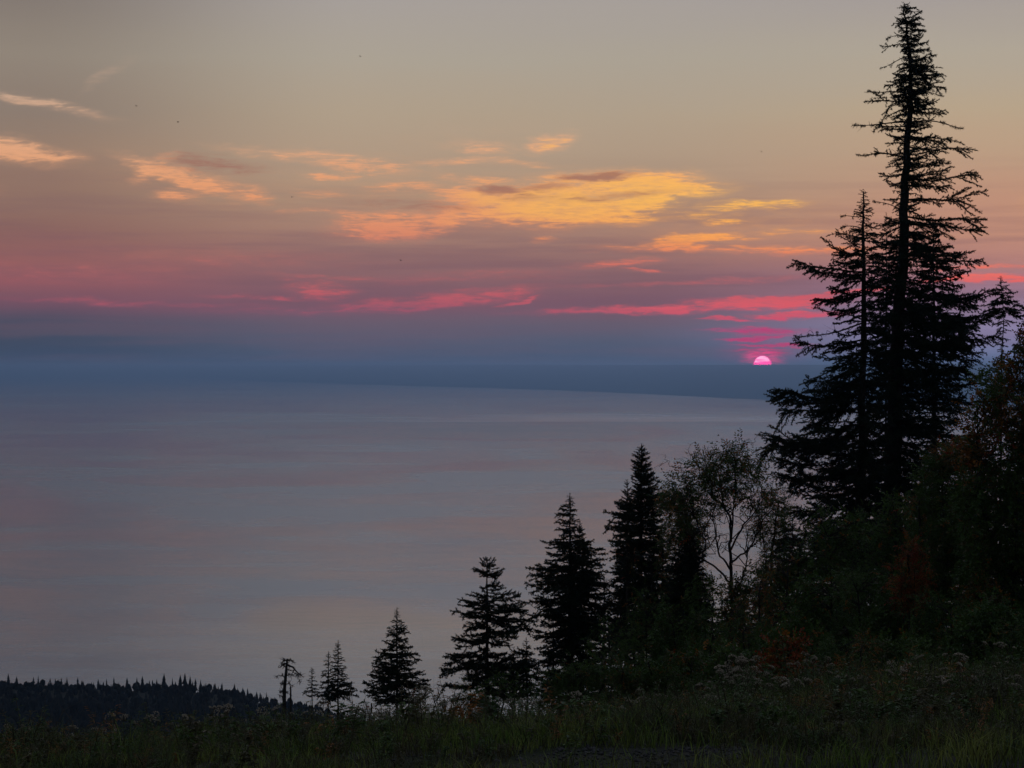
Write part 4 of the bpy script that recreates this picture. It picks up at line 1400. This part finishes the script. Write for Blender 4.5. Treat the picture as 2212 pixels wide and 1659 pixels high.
def grass_sheet():
    n = 170000
    y = 12.2 + 20.5 * rg.random(n) ** 0.9
    x = rg.uniform(-1, 1, n) * (0.262 * y + 0.6)
    keep = np.ones(n, bool)
    H = np.empty(n)
    PT = np.empty(n)
    Z = np.empty(n)
    for i in range(n):
        k = mnoise.noise((x[i] * 0.55, y[i] * 0.55, 7.0))
        k2 = mnoise.noise((x[i] * 2.2, y[i] * 2.2, 2.0))
        H[i] = 0.24 + 0.22 * k + 0.14 * k2
        PT[i] = mnoise.noise((x[i] * 0.9, y[i] * 0.7, 11.0)) + 0.5 * mnoise.noise((x[i] * 3.1, y[i] * 2.3, 13.0))
        Z[i] = near_z(x[i], y[i])
        if bare(x[i], y[i]) and rg.random() < 0.93:
            keep[i] = False
        if k2 < -0.25 and rg.random() < 0.6:
            keep[i] = False
        if y[i] < 16.5:
            H[i] *= 0.55
    x, y, H, Z, PT = x[keep], y[keep], H[keep], Z[keep], PT[keep]
    n = len(x)
    H = np.clip(H, 0.06, 0.6) * rg.uniform(0.55, 1.45, n)
    tall = rg.random(n) < 0.03
    H[tall] *= 1.6
    a = rg.uniform(0, 2 * math.pi, n)
    lean = rg.uniform(0.1, 1.1, n) * H
    dirx, diry = np.cos(a), np.sin(a)
    w = rg.uniform(0.0018, 0.0045, n)
    b = rg.uniform(0, 2 * math.pi, n)
    wx, wy = np.cos(b) * w, np.sin(b) * w
    base = np.stack([x, y, Z - 0.02], 1)
    W_ = np.stack([wx, wy, np.zeros(n)], 1)
    mid = base + np.stack([dirx * lean * 0.3, diry * lean * 0.3, H * 0.6], 1)
    tip = base + np.stack([dirx * lean, diry * lean, H * (1 - 0.25 * (lean / H) ** 2)], 1)
    V = np.stack([base - W_, base + W_, mid + W_ * 0.8, mid - W_ * 0.8, tip], 1).reshape(-1, 3)
    o = (np.arange(n) * 5)[:, None]
    F4 = o + np.array([[0, 1, 2, 3]])
    F3 = o + np.array([[3, 2, 4]])
    mi3 = np.where(tall | (rg.random(n) < 0.10), 1, np.where(PT + rg.normal(0, 0.18, n) > 0.12, 2, 0))
    me = mesh_np('grass', V, [F3, F4], [M_grassm, M_stalk, M_grassd], np.concatenate([mi3, mi3]))
    tag(link('grass', me), 'rough unmown grass covering the sloping meadow', 'grass', kind='stuff')


grass_sheet()

# gravel
M_stone = noisy('gravel_stone', (0.035, 0.034, 0.034), (0.085, 0.080, 0.078), 30.0)
g = Geo()
oct_ = np.array([[1, 0, 0], [-1, 0, 0], [0, 1, 0], [0, -1, 0], [0, 0, 1], [0, 0, -1]], float)
of = [[0, 2, 4], [2, 1, 4], [1, 3, 4], [3, 0, 4], [2, 0, 5], [1, 2, 5], [3, 1, 5], [0, 3, 5]]
for k in range(5200):
    x = rg.uniform(GRX - 2.2, GRX + 2.2)
    y = rg.uniform(12.2, 15.6)
    if not bare(x, y) and rg.random() < 0.85:
        continue
    s_ = rg.uniform(0.006, 0.02) * (1.8 if rg.random() < 0.03 else 1)
    V = oct_ * rg.uniform(0.6, 1.3, (6, 1)) * s_ * np.array([1, 1, 0.6]) + np.array([x, y, near_z(x, y) + s_ * 0.15])
    g.add(V, of, None, 0)
tag(link('gravel', g.mesh('gravel', [M_stone])), 'patch of loose gravel at the near edge of the meadow', 'gravel', kind='stuff')


# flowering weeds: stalk, leaves, flat dry flower heads
def weed_stalk(r, h, heads):
    g = Geo()
    tips = []
    for k in range(heads):
        a = r.uniform(0, 6.28)
        sp = 0.0 if heads == 1 else r.uniform(0.04, 0.14)
        b_ = np.array([r.normal(0, 0.01), r.normal(0, 0.01), -0.03])
        e = np.array([math.cos(a) * sp, math.sin(a) * sp, h * r.uniform(0.85, 1.05)])
        q = polyline([b_, (b_ + e) / 2 + np.array([0, 0, 0.02]), e], 5)
        g.tube(q, np.linspace(0.0045, 0.0025, 5), 3, 0)
        tips.append(e)
        for j in range(9):
            t = r.uniform(0.12, 0.88)
            p = np.array([np.interp(t, np.linspace(0, 1, 5), q[:, c]) for c in range(3)])
            aa = r.uniform(0, 6.28)
            d = np.array([math.cos(aa), math.sin(aa), r.uniform(-0.3, 0.7)])
            w = np.cross(d, [0, 0, 1.0]) * 0.010
            l_ = r.uniform(0.05, 0.10)
            g.add([p, p + d * l_ * .5 + w, p + d * l_ + np.array([0, 0, -0.02]), p + d * l_ * .5 - w], [[0, 1, 2], [0, 2, 3]], None, 1)
    return g.mesh('weed_stalk', [M_stalk, M_lgreen]), tips


def head_mesh(r, rad, n=34, dome=0.35):
    g = Geo()
    for k in range(n):
        a, q = r.uniform(0, 6.28), rad * math.sqrt(r.random())
        p = np.array([math.cos(a) * q, math.sin(a) * q, rad * dome * (1 - (q / rad) ** 2) + r.normal(0, 0.003)])
        s_ = r.uniform(0.004, 0.008)
        g.add(oct_ * s_ * r.uniform(0.7, 1.3, (6, 1)) + p, of, None, 0)
        if k % 3 == 0:
            g.tube(np.array([[0, 0, -0.06], p * 0.6 + np.array([0, 0, -0.02]), p]), [0.002, 0.0015, 0.001], 3, 1)
    return g.mesh('flower_head', [M_bloom, M_stalk])


HEADS = [head_mesh(rg, q, n_, dm) for q, n_, dm in ((0.035, 26, 0.5), (0.05, 36, 0.4), (0.065, 46, 0.3), (0.045, 26, 0.9), (0.028, 20, 0.4))]
STALKS = [weed_stalk(rg, h_, k_) for h_, k_ in ((0.42, 1), (0.5, 2), (0.55, 3), (0.46, 3), (0.62, 2), (0.38, 2))]


def weed(x, y, label, group, s=1.0, hs=1.0, zoff=0.0):
    k = random.randrange(len(STALKS))
    me, tips = STALKS[k]
    e = bpy.data.objects.new('flowering_weed', None)
    e.empty_display_size = 0.1
    COL.objects.link(e)
    e.location = (x, y, near_z(x, y) + zoff)
    e.rotation_euler = (random.uniform(-0.12, 0.12), random.uniform(-0.12, 0.12), random.uniform(0, 6.28))
    e.scale = (s, s, s)
    tag(e, label, 'weed', group)
    link('stalk', me, e)
    for t in tips:
        h_ = link('flower_head', random.choice(HEADS), e, tuple(t))
        h_.rotation_euler = (random.uniform(-0.5, 0.5), random.uniform(-0.5, 0.5), random.uniform(0, 6.28))
        f = hs * random.uniform(0.75, 1.2)
        h_.scale = (f, f, f)


def gx_at(u, d):
    return (u - HX) / FPX * d


GRIM, LRIM = 'pale-headed weeds along the meadow brink', 'dry pale-headed weed rising from the brink of the meadow before the dark hill'
for k in range(105):     # brink of the meadow on the left, against the dark hill
    u = random.uniform(-10, 980)
    d = random.uniform(20.5, 25.5)
    weed(gx_at(u, d), d, LRIM, GRIM, random.uniform(0.8, 1.2), random.uniform(0.9, 1.3))
GMID, LMID = 'white-topped weeds scattered in the open meadow', 'small flat-topped white weed scattered in the open middle of the meadow'
for k in range(75):
    u = random.uniform(980, 1750)
    d = random.uniform(18.5, 25.5)
    weed(gx_at(u, d), d, LMID, GMID, random.uniform(0.6, 0.95), random.uniform(0.8, 1.3))
GCL, LCL = 'weeds of the pale flower clump', 'tall weed in the pale dry flower clump before the bright green bush'
for k in range(36):
    u = random.gauss(1590, 36)
    d = random.uniform(22.5, 24.5)
    weed(gx_at(u, d), d, LCL, GCL, random.uniform(0.8, 1.15) + (u - 1590) / 240.0 * 0.4, random.uniform(0.8, 1.15))
GRT, LRT = 'dim weeds at the right of the meadow', 'dim brownish-headed weed in the shade at the right of the meadow'
for k in range(34):
    u = random.uniform(1700, 2200)
    d = random.uniform(19, 25)
    weed(gx_at(u, d), d, LRT, GRT, random.uniform(0.7, 1.1), random.uniform(0.6, 1.0))


# leafy weeds and seedlings without heads
def herb(r, kind):
    g = Geo()
    n = {'broad': 11, 'feather': 26, 'tuft': 20}[kind]
    H = {'broad': 0.32, 'feather': 0.42, 'tuft': 0.22}[kind]
    for s_ in range(4):
        a = r.uniform(0, 6.28)
        e = np.array([math.cos(a), math.sin(a), 0]) * H * 0.35 + np.array([0, 0, H * r.uniform(0.7, 1.1)])
        q = polyline([np.array([0, 0, -0.02]), e * 0.5 + np.array([0, 0, 0.05]), e], 6)
        g.tube(q, np.linspace(0.004, 0.002, 6), 3, 1)
        for k in range(n):
            t = r.uniform(0.15, 1)
            p = np.array([np.interp(t, np.linspace(0, 1, 6), q[:, c]) for c in range(3)])
            aa = r.uniform(0, 6.28)
            d = np.array([math.cos(aa), math.sin(aa), r.uniform(-0.4, 0.5)])
            l_, w_ = {'broad': (0.10, 0.040), 'feather': (0.07, 0.012), 'tuft': (0.07, 0.022)}[kind]
            l_ *= r.uniform(0.6, 1.2) * (1.2 - 0.6 * t)
            w = np.cross(d, [0, 0, 1.0]) * w_ * 0.5
            up = np.array([0, 0, w_ * 0.2])
            g.add([p, p + d * l_ * .5 + w + up, p + d * l_ - up, p + d * l_ * .5 - w + up], [[0, 1, 2], [0, 2, 3]], None, 0)
    return g


for pal_m, pn in ((M_lgreen, 'green'), (M_lolive, 'olive'), (M_lorange, 'rust')):
    for kd in ('broad', 'feather', 'tuft'):
        gg = [herb(rg, kd).mesh('herb', [pal_m, M_stalk]) for _ in range(2)]
        cnt = {'green': 50, 'olive': 30, 'rust': 9}[pn]
        for k in range(cnt):
            d = random.uniform(13.2, 29)
            x = random.uniform(-1, 1) * (0.255 * d)
            if bare(x, d) and random.random() < 0.8:
                continue
            o = link('leafy_weed', gg[k % 2], None, (x, d, near_z(x, d)))
            s_ = random.uniform(0.7, 1.5) * (0.6 if d < 16 else 1.0)
            o.scale = (s_, s_, s_ * random.uniform(0.8, 1.3))
            o.rotation_euler = (0, 0, random.uniform(0, 6.28))
            lb = {'green': 'leafy green weed low in the dusky meadow grass', 'olive': 'yellowish leafy weed low in the dusky meadow grass',
                  'rust': 'rust-brown withered weed low in the dusky meadow grass'}[pn]
            tag(o, lb, 'weed', '%s weeds in the meadow' % pn)
# the rest of the weeds nobody could count
gw_ = Geo()
HB = [herb(rg, kd) for kd in ('broad', 'feather', 'tuft', 'feather', 'tuft') for _ in range(2)]
for k in range(2600):
    d = 12.6 + 17.5 * rg.random() ** 0.9
    x = rg.uniform(-1, 1) * (0.26 * d)
    if bare(x, d):
        continue
    g0 = HB[k % 10]
    s_ = rg.uniform(0.4, 1.15) * (0.55 if d < 16 else 1.0)
    g1 = Geo()
    a_ = rg.uniform(0, 6.28)
    V = np.concatenate(g0.V) * s_
    V = np.stack([V[:, 0] * math.cos(a_) - V[:, 1] * math.sin(a_), V[:, 0] * math.sin(a_) + V[:, 1] * math.cos(a_), V[:, 2]], 1) + np.array([x, d, near_z(x, d)])
    col = int(rg.choice(4, p=(0.46, 0.36, 0.08, 0.10)))
    off = gw_.n
    gw_.V.append(V)
    gw_.n += len(V)
    for f, m_ in zip(g0.F3, g0.m3):
        gw_.F3.append(f + off)
        gw_.m3.append(np.where(m_ == 0, col, 4))
    for f, m_ in zip(g0.F4, g0.m4):
        gw_.F4.append(f + off)
        gw_.m4.append(np.full(len(f), 4))
tag(link('undergrowth', gw_.mesh('undergrowth', [M_lgreen, M_lolive, M_lorange, M_grassd, M_stalk])), 'tangle of low mixed weeds among the meadow grass', 'weeds', kind='stuff')
bush(1555, 1588, 34, 17.2, 'autumn', 'small reddish-brown bush in the near meadow right of the gravel patch', kind='fine', per=7, n=34)
bush(1420, 1598, 26, 17.0, 'green', 'low fresh green plant at the far rim of the gravel patch', kind='fine', per=6, n=22)
bush(1700, 1590, 34, 16.4, 'green', 'low pale-leafed green plant at the lower right of the meadow', kind='round', per=6, n=24)
bush(905, 1488, 16, 27.0, 'autumn', 'dry brown tuft against the lake right under the young fir', kind='fine', per=6, n=16)
bush(800, 1498, 26, 27.0, 'autumn', 'dry brown weed clump left of the young fir, thin against the lake', kind='fine', per=6, n=20)

# ------------------------------------------------------------------ small flying insects near the camera
M_insect = noisy('insect_dark', (0.012, 0.010, 0.009), (0.02, 0.018, 0.016), 40.0)
gi = Geo()
gi.tube(np.array([[-.008, 0, 0], [-.004, 0, .001], [0, 0, .001], [.005, 0, 0]]), [0.0006, 0.0022, 0.0026, 0.0012], 6, 0)
gw = Geo()
gw.add([[0, 0, .002], [-.004, .007, .006], [.001, .010, .007], [.003, .002, .003]], [[0, 1, 2], [0, 2, 3]], None, 0)
mb, mw = gi.mesh('insect_body', [M_insect]), gw.mesh('insect_wing', [M_insect])
for u, v, d, lb in [(630, 426, 7.5, 'tiny dark flying insect below the orange cloud left of centre'), (384, 264, 8.5, 'tiny dark flying insect in clear sky at upper left'),
                    (866, 563, 8.0, 'tiny dark flying insect over the mauve band of sky'), (294, 229, 9.0, 'tiny dark flying insect near the wispy cloud at far upper left'),
                    (778, 122, 9.5, 'tiny dark flying insect high in the upper sky'), (1645, 328, 8.5, 'tiny dark flying insect in the sky left of the tallest spruce'),
                    (1552, 941, 7.5, 'tiny dark flying insect over the lake above the autumn leafed tree')]:
    e = bpy.data.objects.new('insect', None)
    e.empty_display_size = 0.02
    COL.objects.link(e)
    e.location = at(u, v, d)
    e.rotation_euler = (0.4 * math.sin(u), 0.5 * math.cos(v), u)
    e.scale = (0.6, 0.6, 0.6)
    tag(e, lb, 'insect', 'insects in the air')
    link('body', mb, e)
    for s_ in (1, -1):
        w = link('wing', mw, e)
        w.scale = (1, s_, 1)
